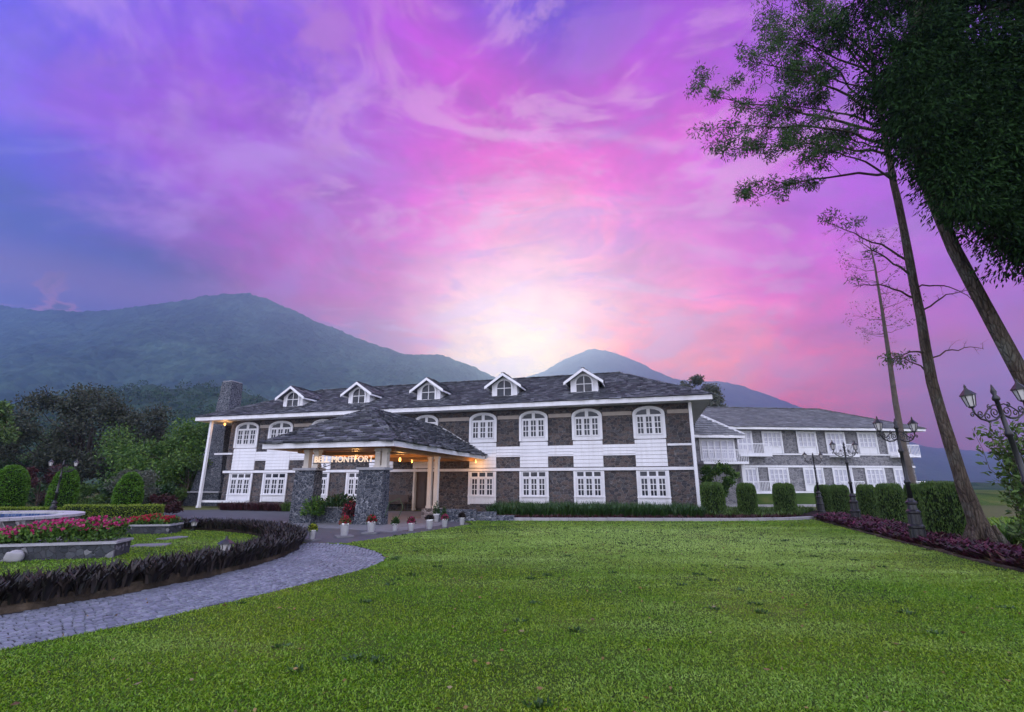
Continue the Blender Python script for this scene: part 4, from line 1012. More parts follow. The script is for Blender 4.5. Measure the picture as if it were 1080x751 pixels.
M['leaf_ring'] = m_leaf('dark_purple_spikes', [(0.008,0.008,0.008),(0.014,0.011,0.011),(0.022,0.017,0.016),(0.052,0.040,0.034),(0.010,0.014,0.009)], 0.1, 0.55)
M['leaf_coleus'] = m_leaf('magenta_bed_leaves', [(0.030,0.006,0.012),(0.065,0.010,0.026),(0.14,0.016,0.055),(0.045,0.020,0.018),(0.22,0.035,0.085),(0.045,0.050,0.020),(0.035,0.008,0.014)], 0.15, 0.5, (0.55, (0.55, 0.9, 0.6)))
M['leaf_edge'] = m_leaf('rust_bed_leaves', [(0.10,0.035,0.035),(0.14,0.075,0.030),(0.065,0.080,0.025),(0.17,0.06,0.06)], 0.15, 0.5)
M['flower_mix'] = m_leaf('pink_and_yellow_petals', [(0.42,0.012,0.11),(0.52,0.035,0.20),(0.33,0.008,0.07),(0.55,0.10,0.26),(0.46,0.02,0.15)], 0.2, 0.5)
M['flower_red'] = m_leaf('red_petals', [(0.36,0.010,0.030),(0.48,0.020,0.070),(0.28,0.006,0.020)], 0.2, 0.5)
M['flower_yellow'] = m_leaf('yellow_petals', [(0.45,0.42,0.04),(0.30,0.38,0.03)], 0.2, 0.5)
M['flower_white'] = m_leaf('white_petals', [(0.6,0.6,0.55),(0.7,0.66,0.6)], 0.2, 0.5)

def quads_mesh(name, PF, mat, parent=None):
    V, F = PF
    return npmesh(name, V, F, mat, parent)
def surf_points(V, F, n, g):
    V = np.asarray(V, float); F = np.asarray(F)
    A, B, C, D = (V[F[:, i]] for i in range(4))
    nr = np.cross(C - A, D - B); ar = np.linalg.norm(nr, axis=1) / 2; nr = unit(nr)
    idx = g.choice(len(F), n, p=ar / ar.sum())
    u, v = g.random(n)[:, None], g.random(n)[:, None]
    P = (A[idx] * (1 - u) + B[idx] * u) * (1 - v) + (D[idx] * (1 - u) + C[idx] * u) * v
    return P, nr[idx], ar.sum()
def superbox(a, b, c, e1=0.35, e2=0.35, nu=36, nv=20):
    U = np.linspace(-np.pi, np.pi, nu, endpoint=False); Vv = np.linspace(-np.pi / 2 + 0.02, np.pi / 2 - 0.02, nv)
    f = lambda t, e: np.sign(t) * np.abs(t) ** e
    u, v = np.meshgrid(U, Vv)
    P = np.stack([a * f(np.cos(v), e1) * f(np.cos(u), e2), b * f(np.cos(v), e1) * f(np.sin(u), e2), c * f(np.sin(v), e1) + c], -1).reshape(-1, 3)
    return P, gridfaces(nv, nu, True)
def gridfaces(nr, nc, wrap):
    fs = []
    for r in range(nr - 1):
        for c in range(nc if wrap else nc - 1):
            d = (c + 1) % nc
            fs.append((r * nc + c, r * nc + d, (r + 1) * nc + d, (r + 1) * nc + c))
    return np.array(fs)
def turned(prof, n=28):
    a = np.linspace(-np.pi, np.pi, n, endpoint=False)
    P = np.array([(r * math.cos(t), r * math.sin(t), z) for r, z in prof for t in a])
    return P, gridfaces(len(prof), n, True)
def boxgrid(L, W, H, step=0.25, lump=0.03, seed=0):
    """low hedge running along x: open shell of sides, ends and top"""
    nx = max(4, int(L / step)); prof = [(-W/2, 0), (-W/2, H*0.5), (-W/2*0.97, H*0.92), (-W/2*0.8, H), (0, H*1.01), (W/2*0.8, H), (W/2*0.97, H*0.92), (W/2, H*0.5), (W/2, 0)]
    P = []
    for i in range(nx + 1):
        t = i / nx; k = 0.0 if i in (0, nx) else 1.0
        for y, z in prof:
            P.append((-L / 2 + L * t, y * (0.02 + 0.98 * k) if i in (0, nx) else y, z))
    P = np.array(P); P[:, 1] += fnoise(P[:, 0] * 1.0, P[:, 2] * 2, seed, 3, 1.1) * lump; P[:, 2] += np.where(P[:, 2] > 0.01, fnoise(P[:, 0], P[:, 1], seed + 5, 3, 0.9) * lump, 0)
    return P, gridfaces(nx + 1, len(prof), False)[:, ::-1]
def clipped(name, PF, dens, L, W, mat, parent, g, out=0.7, shrink=0.04, depth=0.05):
    """dense leafy shell on a solid twiggy core, one mesh"""
    V, F = PF
    _, _, area = surf_points(V, F, 4, g)
    n = int(area * dens)
    P, N, _ = surf_points(V, F, n, g)
    c = V.mean(0); N = np.where(((P - c) * N).sum(1, keepdims=True) < 0, -N, N)
    D = unit(N * out + g.normal(size=(n, 3)) * 0.6 + np.array([0, 0, 0.25]))
    P = P - N * g.uniform(0, depth, (n, 1)) + N * (fnoise(P[:, 0] * 3 + P[:, 2], P[:, 1] * 3 + P[:, 2], 4, 3, 1.2) * 0.025)[:, None]
    LV, LF = leaf_arrays(P, D, L * g.uniform(0.7, 1.3, n), W * g.uniform(0.8, 1.2, n), g)
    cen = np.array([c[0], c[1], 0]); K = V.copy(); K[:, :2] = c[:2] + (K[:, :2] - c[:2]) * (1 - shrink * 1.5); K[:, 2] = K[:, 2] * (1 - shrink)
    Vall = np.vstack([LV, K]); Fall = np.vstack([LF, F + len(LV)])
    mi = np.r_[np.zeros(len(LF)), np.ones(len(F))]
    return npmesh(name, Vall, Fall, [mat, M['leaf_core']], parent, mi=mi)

def curve_pts(p, q, bend, g, n=6, jit=0.0):
    p, q = np.array(p, float), np.array(q, float); L = np.linalg.norm(q - p)
    out = []
    for i in range(n + 1):
        t = i / n; w = 4 * t * (1 - t)
        out.append(p + (q - p) * t + np.array(bend) * w + g.normal(0, jit * L, 3) * (w > 0.01))
    return out
def tree(name, label, loc, h, r, zc, rz_, nclump, nleaf, L, leafmat, barkmat, seed, tr=0.2, group=None, flat=0.75, cl=0.36, hang=0.0, fork=0.3):
    """tapered trunk, limbs to clumps spread through an ellipsoid crown, leaves round each clump"""
    g = np.random.default_rng(seed)
    T = empty(name, loc, g.uniform(0, 6), label, 'tree', group)
    mb = MB()
    top = np.array([g.normal(0, .05 * h), g.normal(0, .05 * h), zc + rz_ * 0.4])
    tp = curve_pts((0, 0, -0.1), top, (g.normal(0, .03 * h), g.normal(0, .03 * h), 0), g, 8, 0.006)
    tr_ = [tr * (1.35 if i == 0 else 1) * (1 - 0.85 * i / 8) for i in range(9)]
    mb.tube(tp, tr_, 9)
    C = []
    while len(C) < nclump:
        d = unit(g.normal(size=3)); rr = g.uniform(0.35, 1.0) ** 0.6
        p = np.array([d[0] * r * rr, d[1] * r * rr, zc + d[2] * rz_ * rr])
        if p[2] > zc - rz_ * 0.75: C.append(p)
    Ps, Ds = [], []
    for c in C:
        t = np.clip(fork + 0.5 * g.random() * (c[2] / h), 0.15, 0.92); k = min(7, int(t * 8)); f = t * 8 - k
        s = tp[k] * (1 - f) + tp[k + 1] * f
        mb.tube(curve_pts(s, c, (0, 0, -0.04 * h), g, 4, 0.03), [tr * 0.28, tr * 0.2, tr * 0.13, tr * 0.08, tr * 0.03], 5, False)
        R0 = r * cl * g.uniform(0.65, 1.25)
        m = int(nleaf * g.uniform(0.6, 1.3))
        d = unit(g.normal(size=(m, 3))); rad = (g.random((m, 1)) ** 0.45) * R0
        q = d * rad; q[:, 2] *= flat
        # leaves gather on twigs
        tw = int(max(5, m / 14)); seeds = q[g.integers(0, m, tw)]; near_ = g.integers(0, tw, m)
        q = q * 0.45 + seeds[near_] * 0.55 + g.normal(0, R0 * 0.05, (m, 3))
        Ps.append(c + q); Ds.append(unit(d * 0.6 + g.normal(size=(m, 3)) * 0.7 + np.array([0, 0, -hang])))
    mb.build('trunk', barkmat, T, True)
    P, D = np.vstack(Ps), np.vstack(Ds)
    leaf_mesh('crown', P, D, L * g.uniform(0.7, 1.3, len(P)), L * 0.5, leafmat, T, g)
    return T

# ------------------------------------------------------------------ trees and shrubs on the left
tree('tree', 'light green leafy tree at the left edge rising behind the rounded topiary', (-36.2, 31.0, 0), 9.2, 3.4, 5.6, 3.5, 24, 480, 0.24, M['leaf_hedge'], M['bark'], 3, 0.22)
tree('tree', 'big dark brownish tree rising behind the topiary bushes', (-38.5, 44.0, 0), 11, 6.4, 5.2, 5.0, 44, 700, 0.27, M['leaf_olive'], M['bark_dark'], 5, 0.4, cl=0.33)
tree('tree', 'dark tree leaning out beside the big brownish tree, further left', (-52, 47.0, 0), 9, 5.0, 4.4, 4.0, 26, 520, 0.28, M['leaf_dark'], M['bark_dark'], 6, 0.3)
tree('tree', 'bright green spreading tree next to the tall stone chimney', (-27.6, 41.0, 0), 7.0, 5.0, 3.7, 2.9, 40, 620, 0.24, M['leaf_bright'], M['bark'], 7, 0.26, cl=0.34)
tree('tree', 'lower deep green tree in front of the spreading one by the chimney', (-25.2, 38.2, 0), 4.2, 2.6, 2.0, 1.8, 20, 420, 0.2, M['leaf_hedge'], M['bark'], 8, 0.14)
tree('tree', 'small leafy tree between the dark tree and the bright spreading tree', (-32.5, 43.0, 0), 3.6, 2.2, 1.8, 1.6, 16, 420, 0.2, M['leaf_dark'], M['bark'], 9, 0.14)
tree('shrub', 'reddish leaved shrub between the two left topiary bushes', (-23.9, 25.5, 0), 2.6, 1.0, 1.4, 1.2, 14, 260, 0.13, M['leaf_red'], M['bark'], 10, 0.06)
tree('shrub', 'pale grey green shrub behind the middle topiary bush', (-22.2, 29.5, 0), 2.4, 1.6, 1.3, 1.1, 16, 260, 0.15, M['leaf_pale'], M['bark'], 11, 0.06)
tree('shrub', 'maroon shrub at the right end of the low clipped hedge', (-18.1, 26.0, 0), 1.2, 0.9, 0.5, 0.5, 14, 260, 0.11, M['leaf_red'], M['bark'], 12, 0.05)
tree('tree', 'small tree showing over the right end of the main roof', (24.0, 62.0, 0), 15.2, 3.4, 12.6, 2.4, 18, 420, 0.3, M['leaf_pale'], M['bark'], 13, 0.25)
tree('tree', 'rounded tree top just beside the roof end in front of the guest wing', (22.2, 52.5, 0), 10.6, 1.6, 9.2, 1.3, 10, 260, 0.22, M['leaf_pale'], M['bark'], 14, 0.16)
tree('shrub', 'lush green shrub under the balcony between house and guest wing', (13.9, 33.6, 0), 3.1, 1.25, 1.9, 1.2, 18, 320, 0.17, M['leaf_bright'], M['bark'], 15, 0.07)
for k, (x, y, s) in enumerate([(-60, 62, 5), (-51, 66, 5.5), (-43, 60, 4.6), (-35, 58, 4.4), (-66, 55, 5)]):
    tree('tree', ['hazy tree behind the left edge tree, standing further back', 'broad hazy tree behind the dark leaning tree', 'hazy round tree just left of the big brownish crown', 'hazy tree top behind the gap between the big tree and the spreading one', 'outermost hazy tree at the left edge, mostly hidden'][k],
         (x, y, 0), s * 1.7, s * 0.9, s, s * 0.75, 20, 300, 0.36, M['leaf_dark'] if k % 2 else M['leaf_hedge'], M['bark_dark'], 40 + k, 0.3, 'trees standing behind the garden')

for k, (x, y, s) in enumerate([(-40, 36, 1.5), (-36.5, 36.5, 1.3), (-33, 36, 1.6), (-30, 36.5, 1.3), (-27, 35, 1.2), (-45, 37, 1.7), (-24.6, 34.5, 1.0)]):
    tree('shrub', ['dark shrub under the left side of the big brownish tree', 'low dark shrub below the middle of the brownish tree', 'rounded dark shrub below the right side of the brownish tree', 'dark shrub in the gap between the big trees', 'dark shrub behind the pointed topiary', 'leafy dark shrub under the left edge trees', 'small dark shrub by the foot of the chimney'][k],
         (x, y, 0), s * 1.5, s * 1.3, s * 0.75, s * 0.8, 14, 300, 0.2, M['leaf_hedge'] if k % 2 else M['leaf_dark'], M['bark_dark'], 140 + k, 0.08, 'shrubs below the garden trees')

# wood on the rise beyond: nobody could count it
def make_forest():
    g = np.random.default_rng(77)
    Ps, Ds, Ls = [], [], []
    hx, hz_ = np.array(FP), np.array(FZ)
    n = 1500
    X = g.uniform(-560, 60, n); T = g.uniform(0.12, 1.0, n)
    Y = 110 + 250 * T; Z = np.interp(X * 360 / np.maximum(Y, 120) * 0.0 + X, hx, hz_) * (0.42 * T + 0.58 * T ** 2.2)
    for x, y, z in zip(X, Y, Z):
        r = g.uniform(2.8, 5.2); hgt = g.uniform(4, 9); m = 60
        d = unit(g.normal(size=(m, 3))); q = d * r * g.random((m, 1)) ** 0.3; q[:, 2] *= 0.85
        Ps.append(np.array([x, y, z + hgt]) + q); Ds.append(unit(d + g.normal(size=(m, 3)) * 0.5)); Ls.append(np.full(m, r * 0.34))
    P, D, L_ = np.vstack(Ps), np.vstack(Ds), np.concatenate(Ls)
    tag(leaf_mesh('forest', P, D, L_, L_ * 0.7, M['leaf_dark'], None, g), kind='stuff')
make_forest()

# topiary and hedges
def topiary(x, y, h, r, label, seed):
    g = np.random.default_rng(seed)
    prof = [(r * 0.86, 0.12), (r * 0.95, h * 0.25), (r, h * 0.45), (r * 0.97, h * 0.62), (r * 0.84, h * 0.78), (r * 0.62, h * 0.90), (r * 0.32, h * 0.98), (0.02, h)]
    T = empty('topiary_bush', (x, y, 0), 0, label, 'topiary', 'clipped topiary along the low hedge')
    clipped('crown', turned(prof), 900, 0.075, 0.05, M['leaf_topiary'], T, g)
    b = MB(); b.tube([(0, 0, -0.05), (0, 0, 0.5)], [0.07, 0.05], 8); b.build('trunk', M['bark'], T)
topiary(-23.1, 23.0, 2.44, 0.70, 'rounded clipped green topiary, leftmost of the three', 51)
topiary(-20.55, 23.0, 2.36, 0.52, 'clipped topiary behind the garden lamp post, middle of the three', 52)
topiary(-17.55, 23.0, 2.12, 0.55, 'pointed clipped topiary nearest the house', 53)
def low_hedge(x0, y0, x1, y1, h, w, label, seed):
    g = np.random.default_rng(seed); d = Vector((x1 - x0, y1 - y0)); L = d.length
    o = clipped('hedge', boxgrid(L, w, h, 0.25, 0.025, seed), 700, 0.06, 0.045, M['leaf_lowhedge'], None, g)
    o.location = ((x0 + x1) / 2, (y0 + y1) / 2, 0); o.rotation_euler = (0, 0, math.atan2(d.y, d.x))
    return tag(o, label, 'hedge', 'low clipped hedges')
low_hedge(-19.6, 22.15, -15.4, 22.4, 0.70, 0.8, 'low flat topped yellow green hedge running up to the maroon shrub', 54)
low_hedge(-29, 22.3, -19.8, 22.2, 0.60, 0.7, 'slightly lower clipped hedge behind the fountain at the left edge', 55)

g = np.random.default_rng(60)
proto_col = None
COLH = [(10.0, 25.1, 0.66, 1.62, 'clipped column hedge beside the white corner post, first from the house'), (11.75, 25.2, 0.55, 1.58, 'middle of the three column hedges along the pale kerb'),
        (13.95, 25.8, 0.60, 1.58, 'column hedge at the kerb end nearest the first lamp post'), (18.6, 30.0, 0.62, 1.5, 'farthest column hedge of the right row, half behind the smallest lamp post'),
        (17.6, 27.0, 0.57, 1.5, 'column hedge between the two farthest lamp posts'), (16.85, 23.9, 0.52, 1.52, 'column hedge just right of the second farthest lamp post'),
        (15.62, 20.8, 0.60, 1.56, 'broad column hedge left of the tall lamp post'), (14.2, 17.7, 0.45, 1.54, 'column hedge hidden behind the tall lamp post'),
        (12.95, 15.2, 0.66, 1.60, 'nearest and largest column hedge beside the tall tree trunk')]
for i, (x, y, r, h, lab) in enumerate(COLH):
    if i % 3 == 0:
        o = clipped('column_hedge', superbox(1.0 / 1.02, 1.0 / 1.02, 0.5, 0.38, 0.72), 620, 0.062 / 0.75, 0.04 / 0.75, M['leaf_hedge'], None, np.random.default_rng(60 + i), 0.8, 0.05, 0.06)
        src = o
    else:
        o = src.copy(); COL.objects.link(o)
    o.location = (x, y, -0.02); r = r * (0.86 if i < 3 else 0.80); o.scale = (r, r * 0.95, h); o.rotation_euler = (0, 0, -0.69 + (i % 4) * math.pi / 2 if i > 2 else -0.4 + i * math.pi / 2)
    tag(o, lab, 'hedge', 'clipped column hedges')

# strap leaved border under the house windows
def border(name, poly, n, H, W, mat, seed, lean=0.7, label=None, cat=None, kind=None, per=9, zb=0.03, spread=0.06, curl=0.25, gap=None):
    """tufts of arching strap leaves (two quads each) inside a polygon"""
    g = np.random.default_rng(seed); poly = np.asarray(poly)
    X = g.uniform(poly[:, 0].min(), poly[:, 0].max(), n * 6); Y = g.uniform(poly[:, 1].min(), poly[:, 1].max(), n * 6)
    m = inside(poly, X, Y)
    if gap: m &= (X - gap[0]) ** 2 + (Y - gap[1]) ** 2 > gap[2] ** 2
    X, Y = X[m][:n], Y[m][:n]
    k = per; X, Y = np.repeat(X, k) , np.repeat(Y, k); hs = np.repeat(g.uniform(0.7, 1.2, len(X) // k), k)
    a = g.uniform(0, 2 * np.pi, len(X)); ln = g.uniform(0.1, 1, len(X)) * lean
    P = np.stack([X + np.cos(a) * g.uniform(0, spread, len(X)), Y + np.sin(a) * g.uniform(0, spread, len(X)), np.full(len(X), zb)], 1)
    L_ = H * hs * g.uniform(0.7, 1.15, len(X))
    d1 = unit(np.stack([np.cos(a) * ln, np.sin(a) * ln, np.ones(len(X))], 1)); d2 = unit(np.stack([np.cos(a) * (ln + curl), np.sin(a) * (ln + curl), 0.9 - curl * np.ones(len(X))], 1))
    s = np.stack([-np.sin(a), np.cos(a), np.zeros(len(X))], 1) * W / 2
    A = P; B = P + d1 * (L_ * 0.55)[:, None]; C = B + d2 * (L_ * 0.5)[:, None]
    V = np.stack([A - s * .6, A + s * .6, B + s, B - s, C + s * 0.15, C - s * 0.15], 1).reshape(-1, 3)
    b0 = np.arange(len(X))[:, None] * 6
    F = np.vstack([b0 + np.array([[0, 1, 2, 3]]), b0 + np.array([[3, 2, 4, 5]])])
    return tag(npmesh(name, V, F, mat), label, cat, None, kind)
border('strap_leaf_border', [(-1.2, 24.2), (8.9, 23.7), (9.3, 25.8), (-0.6, 28.5)], 1500, 0.62, 0.035, M['leaf_lily'], 70, 0.7, 'dark green strap leaved border under the house windows', 'plants', per=14, spread=0.12)
border('ground_cover', [(-0.8, 23.3), (8.7, 23.0), (12.2, 23.6), (14.0, 24.6), (12, 27.5), (9.2, 24.6), (-0.6, 24.6)], 900, 0.20, 0.04, M['leaf_red'], 71, 0.9, kind='stuff', per=10)
border('ground_cover', [(9.3, 24.0), (13.6, 24.6), (18.5, 31), (10.8, 30.5)], 700, 0.32, 0.05, M['leaf_hedge'], 72, 0.9, kind='stuff', per=10)
border('maroon_border', [(-18.6, 32.0), (-14.0, 30.6), (-13.4, 31.9), (-18.2, 33.2)], 420, 0.42, 0.05, M['leaf_red'], 73, 0.8, 'maroon border under the left end windows of the house', 'plants', per=12, spread=0.15)
border('green_border', [(-13.8, 30.5), (-8.7, 29.2), (-8.4, 30.4), (-13.3, 31.8)], 420, 0.55, 0.05, M['leaf_hedge'], 74, 0.8, 'green leafy border between the maroon plants and the left porch pillar', 'plants', per=14, spread=0.16)

# ring of dark spiky plants round the left lawn
def ring_plants():
    g = np.random.default_rng(80)
    n = 3000; a = np.radians(g.uniform(-105, 165, n)); r = g.uniform(7.08, 7.74, n)
    return a, r
pa_ = [(RC[0] + r * math.cos(t), RC[1] + r * math.sin(t)) for r, t in [(7.88, R(x)) for x in range(-100, 166, 3)] + [(7.06, R(x)) for x in range(165, -101, -3)]]
border('ring_hedge', pa_, 5200, 0.29, 0.050, M['leaf_ring'], 81, 0.55, 'dark purple spiky border curving round the left lawn', 'hedge', per=10, zb=0.12, spread=0.07, curl=0.3, gap=(-5.62, 10.15, 0.30))
b = MB()
g = np.random.default_rng(82)
ro, ri = ring(7.80, -110, 170, 200), ring(7.66, -110, 170, 200)
for i in range(199):
    h0 = 0.165 + g.normal(0, 0.012)
    b.slab([ro[i], ro[i + 1], ri[i + 1], ri[i]], -0.05, h0)
tag(b.build('bed_wall', M['stone_edge']), 'low rough brown stone edging along the curved path', 'wall')

# bed of magenta and rust plants by the lamp posts
bedp = [(14.1, 23.5), (12.2, 18.06), (11.1, 14.86), (10.46, 12.64), (9.87, 10.88), (9.52, 9.57), (8.8, 6.5), (9.9, 6.5), (10.8, 10.2), (12.1, 13.3), (14.2, 18.3), (15.9, 22.8), (16.6, 26)]
o = border('bed_plants', bedp, 2300, 0.27, 0.075, M['leaf_coleus'], 83, 1.1, kind='stuff', per=13, spread=0.06, curl=0.5)
edg = [(14.1, 23.5), (12.2, 18.06), (11.1, 14.86), (10.46, 12.64), (9.87, 10.88), (9.52, 9.57), (9.8, 9.57), (10.2, 10.88), (10.8, 12.64), (11.45, 14.86), (12.6, 18.06), (14.5, 23.5)]
border('bed_edge_plants', edg, 520, 0.19, 0.06, M['leaf_edge'], 84, 1.2, kind='stuff', per=11, spread=0.05, curl=0.5)
# rough grass and weeds under the right trees
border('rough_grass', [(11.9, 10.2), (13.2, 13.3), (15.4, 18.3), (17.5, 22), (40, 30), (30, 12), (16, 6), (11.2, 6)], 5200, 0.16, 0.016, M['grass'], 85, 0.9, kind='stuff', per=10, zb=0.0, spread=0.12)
border('weeds', [(12.9, 13.6), (14.4, 15.4), (16.2, 14.0), (13.6, 12.0)], 130, 0.55, 0.06, M['leaf_bright'], 86, 0.8, kind='stuff', per=10, zb=0.0, spread=0.12)

# ------------------------------------------------------------------ right hand trees
def tall_tree():
    g = np.random.default_rng(90)
    T = empty('tall_tree', (12.3, 13.4, 0), 0, 'tall slender tree with bare lower twigs and airy side branches, right of the hedges', 'tree')
    mb = MB()
    path = [(0, 0, -0.1), (-0.02, 0, 0.25), (-0.10, 0, 0.8), (-0.26, 0, 1.9), (-0.42, 0, 4.4), (-0.30, 0, 7.4), (-0.12, 0.1, 10.2), (0.0, 0.2, 12.4), (0.25, 0.3, 15.5), (0.5, 0.3, 18.5)]
    rad = [0.31, 0.255, 0.20, 0.158, 0.132, 0.114, 0.098, 0.082, 0.05, 0.02]
    # smooth the path
    pts, rr = [], []
    for i in range(len(path) - 1):
        for t in (0, 0.33, 0.66):
            pts.append(np.array(path[i]) * (1 - t) + np.array(path[i + 1]) * t + g.normal(0, 0.012, 3)); rr.append((rad[i] * (1 - t) + rad[i + 1] * t) * g.uniform(0.96, 1.05))
    pts.append(path[-1]); rr.append(rad[-1]); mb.tube(pts, rr, 14)
    for k in range(6):      # root flare
        a = k * 1.05 + 0.3; mb.tube([(math.cos(a) * 0.2, math.sin(a) * 0.2, 0.55), (math.cos(a) * 0.34, math.sin(a) * 0.34, 0.18), (math.cos(a) * 0.55, math.sin(a) * 0.46, -0.06)], [0.08, 0.10, 0.04], 7)
    def at(z):
        zz = [p[2] for p in path]; return np.array([np.interp(z, zz, [p[0] for p in path]), np.interp(z, zz, [p[1] for p in path]), z])
    P, D = [], []
    def tuft(c, n, R0):
        d = unit(g.normal(size=(n, 3))); q = d * R0 * g.random((n, 1)) ** 0.5; q[:, 2] *= 0.6
        P.append(c + q); D.append(unit(d * 0.5 + g.normal(size=(n, 3)) * 0.6 + np.array([0, 0, -0.35])))
    def bough(z, tip, r0, nsub, leafy, bend=0.4, start=0.35):
        s = at(z); tip = s + (np.array(tip) - s) * 0.80
        pts = curve_pts(s, tip, (0, 0, bend), g, 9, 0.012)
        mb.tube(pts, [r0 * 0.72 * (1 - 0.9 * i / 9) + 0.004 for i in range(10)], 6, False)
        L = np.linalg.norm(tip - s)
        for k in range(nsub):
            t = start + (1 - start) * (k + g.random()) / nsub; i = min(8, int(t * 9)); f = t * 9 - i
            p = pts[i] * (1 - f) + pts[i + 1] * f
            dr = unit(tip - s); side = unit(np.cross(dr, g.normal(size=3)))
            e = p + (dr * 0.65 + side * g.uniform(0.4, 0.9) + np.array([0, 0, g.uniform(-0.35, 0.25)])) * L * g.uniform(0.10, 0.22)
            sp = curve_pts(p, e, (0, 0, 0.05), g, 4, 0.03)
            mb.tube(sp, [r0 * 0.22, r0 * 0.16, r0 * 0.11, r0 * 0.07, 0.002], 4, False)
            for q in range(3):
                t2 = g.uniform(0.35, 1.0); ii = min(3, int(t2 * 4)); c = sp[ii] + (sp[ii + 1] - sp[ii]) * (t2 * 4 - ii)
                e2 = c + unit(g.normal(size=3) + dr) * L * g.uniform(0.04, 0.10)
                mb.tube([c, (c + e2) / 2 + g.normal(0, 0.03, 3), e2], [r0 * 0.08, r0 * 0.05, 0.002], 4, False)
                if g.random() < leafy: tuft(e2, int(g.uniform(38, 76)), g.uniform(0.18, 0.36))
            if g.random() < leafy: tuft(e, int(g.uniform(50, 90)), g.uniform(0.24, 0.42))
        if leafy > 0.5: tuft(tip, 40, 0.35)
    # leafy boughs reaching left over the lawn (tips in tree coordinates)
    for z, tip, r0, ns, lf, bd in [(12.9, (-6.9, 0.4, 14.9), 0.075, 11, 0.80, 0.2), (12.4, (-6.8, -0.6, 12.5), 0.07, 12, 0.85, 0.35), (11.3, (-5.3, 0.9, 10.6), 0.06, 10, 0.7, 0.3),
                                   (13.8, (-5.4, -0.3, 15.8), 0.07, 11, 0.85, 0.3), (15.2, (-4.2, 0.2, 17.6), 0.06, 10, 0.85, 0.2), (12.0, (-4.8, 1.3, 13.2), 0.06, 10, 0.8, 0.3),
                                   (16.0, (-3.4, -0.4, 18.8), 0.06, 10, 0.9, 0.2), (13.2, (-3.8, 0.8, 14.6), 0.06, 11, 0.9, 0.2), (11.0, (-4.0, -1.0, 11.6), 0.05, 8, 0.7, 0.3),
                                   (14.4, (-2.8, 0.8, 16.2), 0.05, 10, 0.95, 0.2), (15.4, (-2.4, -0.6, 17.2), 0.05, 10, 0.95, 0.2), (14, (2.6, 0.5, 18.6), 0.05, 9, 0.9, 0.3), (12, (3.2, 0.3, 15.5), 0.05, 9, 0.9, 0.3),
                                   (12.2, (-2.4, 0.4, 12.9), 0.045, 8, 0.8, 0.1), (14.6, (-1.6, 0.2, 19.6), 0.05, 9, 0.95, 0.2), (13.6, (-3.6, 0.5, 19.6), 0.05, 9, 0.9, 0.2)]:
        bough(z, tip, r0, ns, lf, bd)
    # bare lower twigs
    for z, tip, r0, ns, lf, bd in [(7.6, (-2.5, -0.4, 8.9), 0.045, 6, 0.06, 0.1), (6.9, (-2.2, 0.5, 7.6), 0.04, 6, 0.05, 0.2), (5.2, (-2.0, -0.3, 4.6), 0.038, 6, 0.04, 0.25), (6.4, (1.5, -0.3, 7.2), 0.035, 5, 0.05, 0.2),
                                   (8.1, (-2.9, 0.3, 9.9), 0.045, 7, 0.10, 0.1), (5.0, (1.9, 0.2, 5.5), 0.03, 4, 0.1, 0.15), (7.2, (1.6, -0.5, 6.2), 0.03, 4, 0.1, 0.4), (4.6, (-1.6, 0.2, 5.2), 0.03, 5, 0.1, 0.2)]:
        bough(z, tip, r0, ns, lf, bd)
    mb.build('trunk', M['bark'], T, True)
    P_, D_ = np.vstack(P), np.vstack(D)
    leaf_mesh('crown', P_, D_, g.uniform(0.09, 0.16, len(P_)), 0.034, M['leaf_tall'], T, g)
tall_tree()

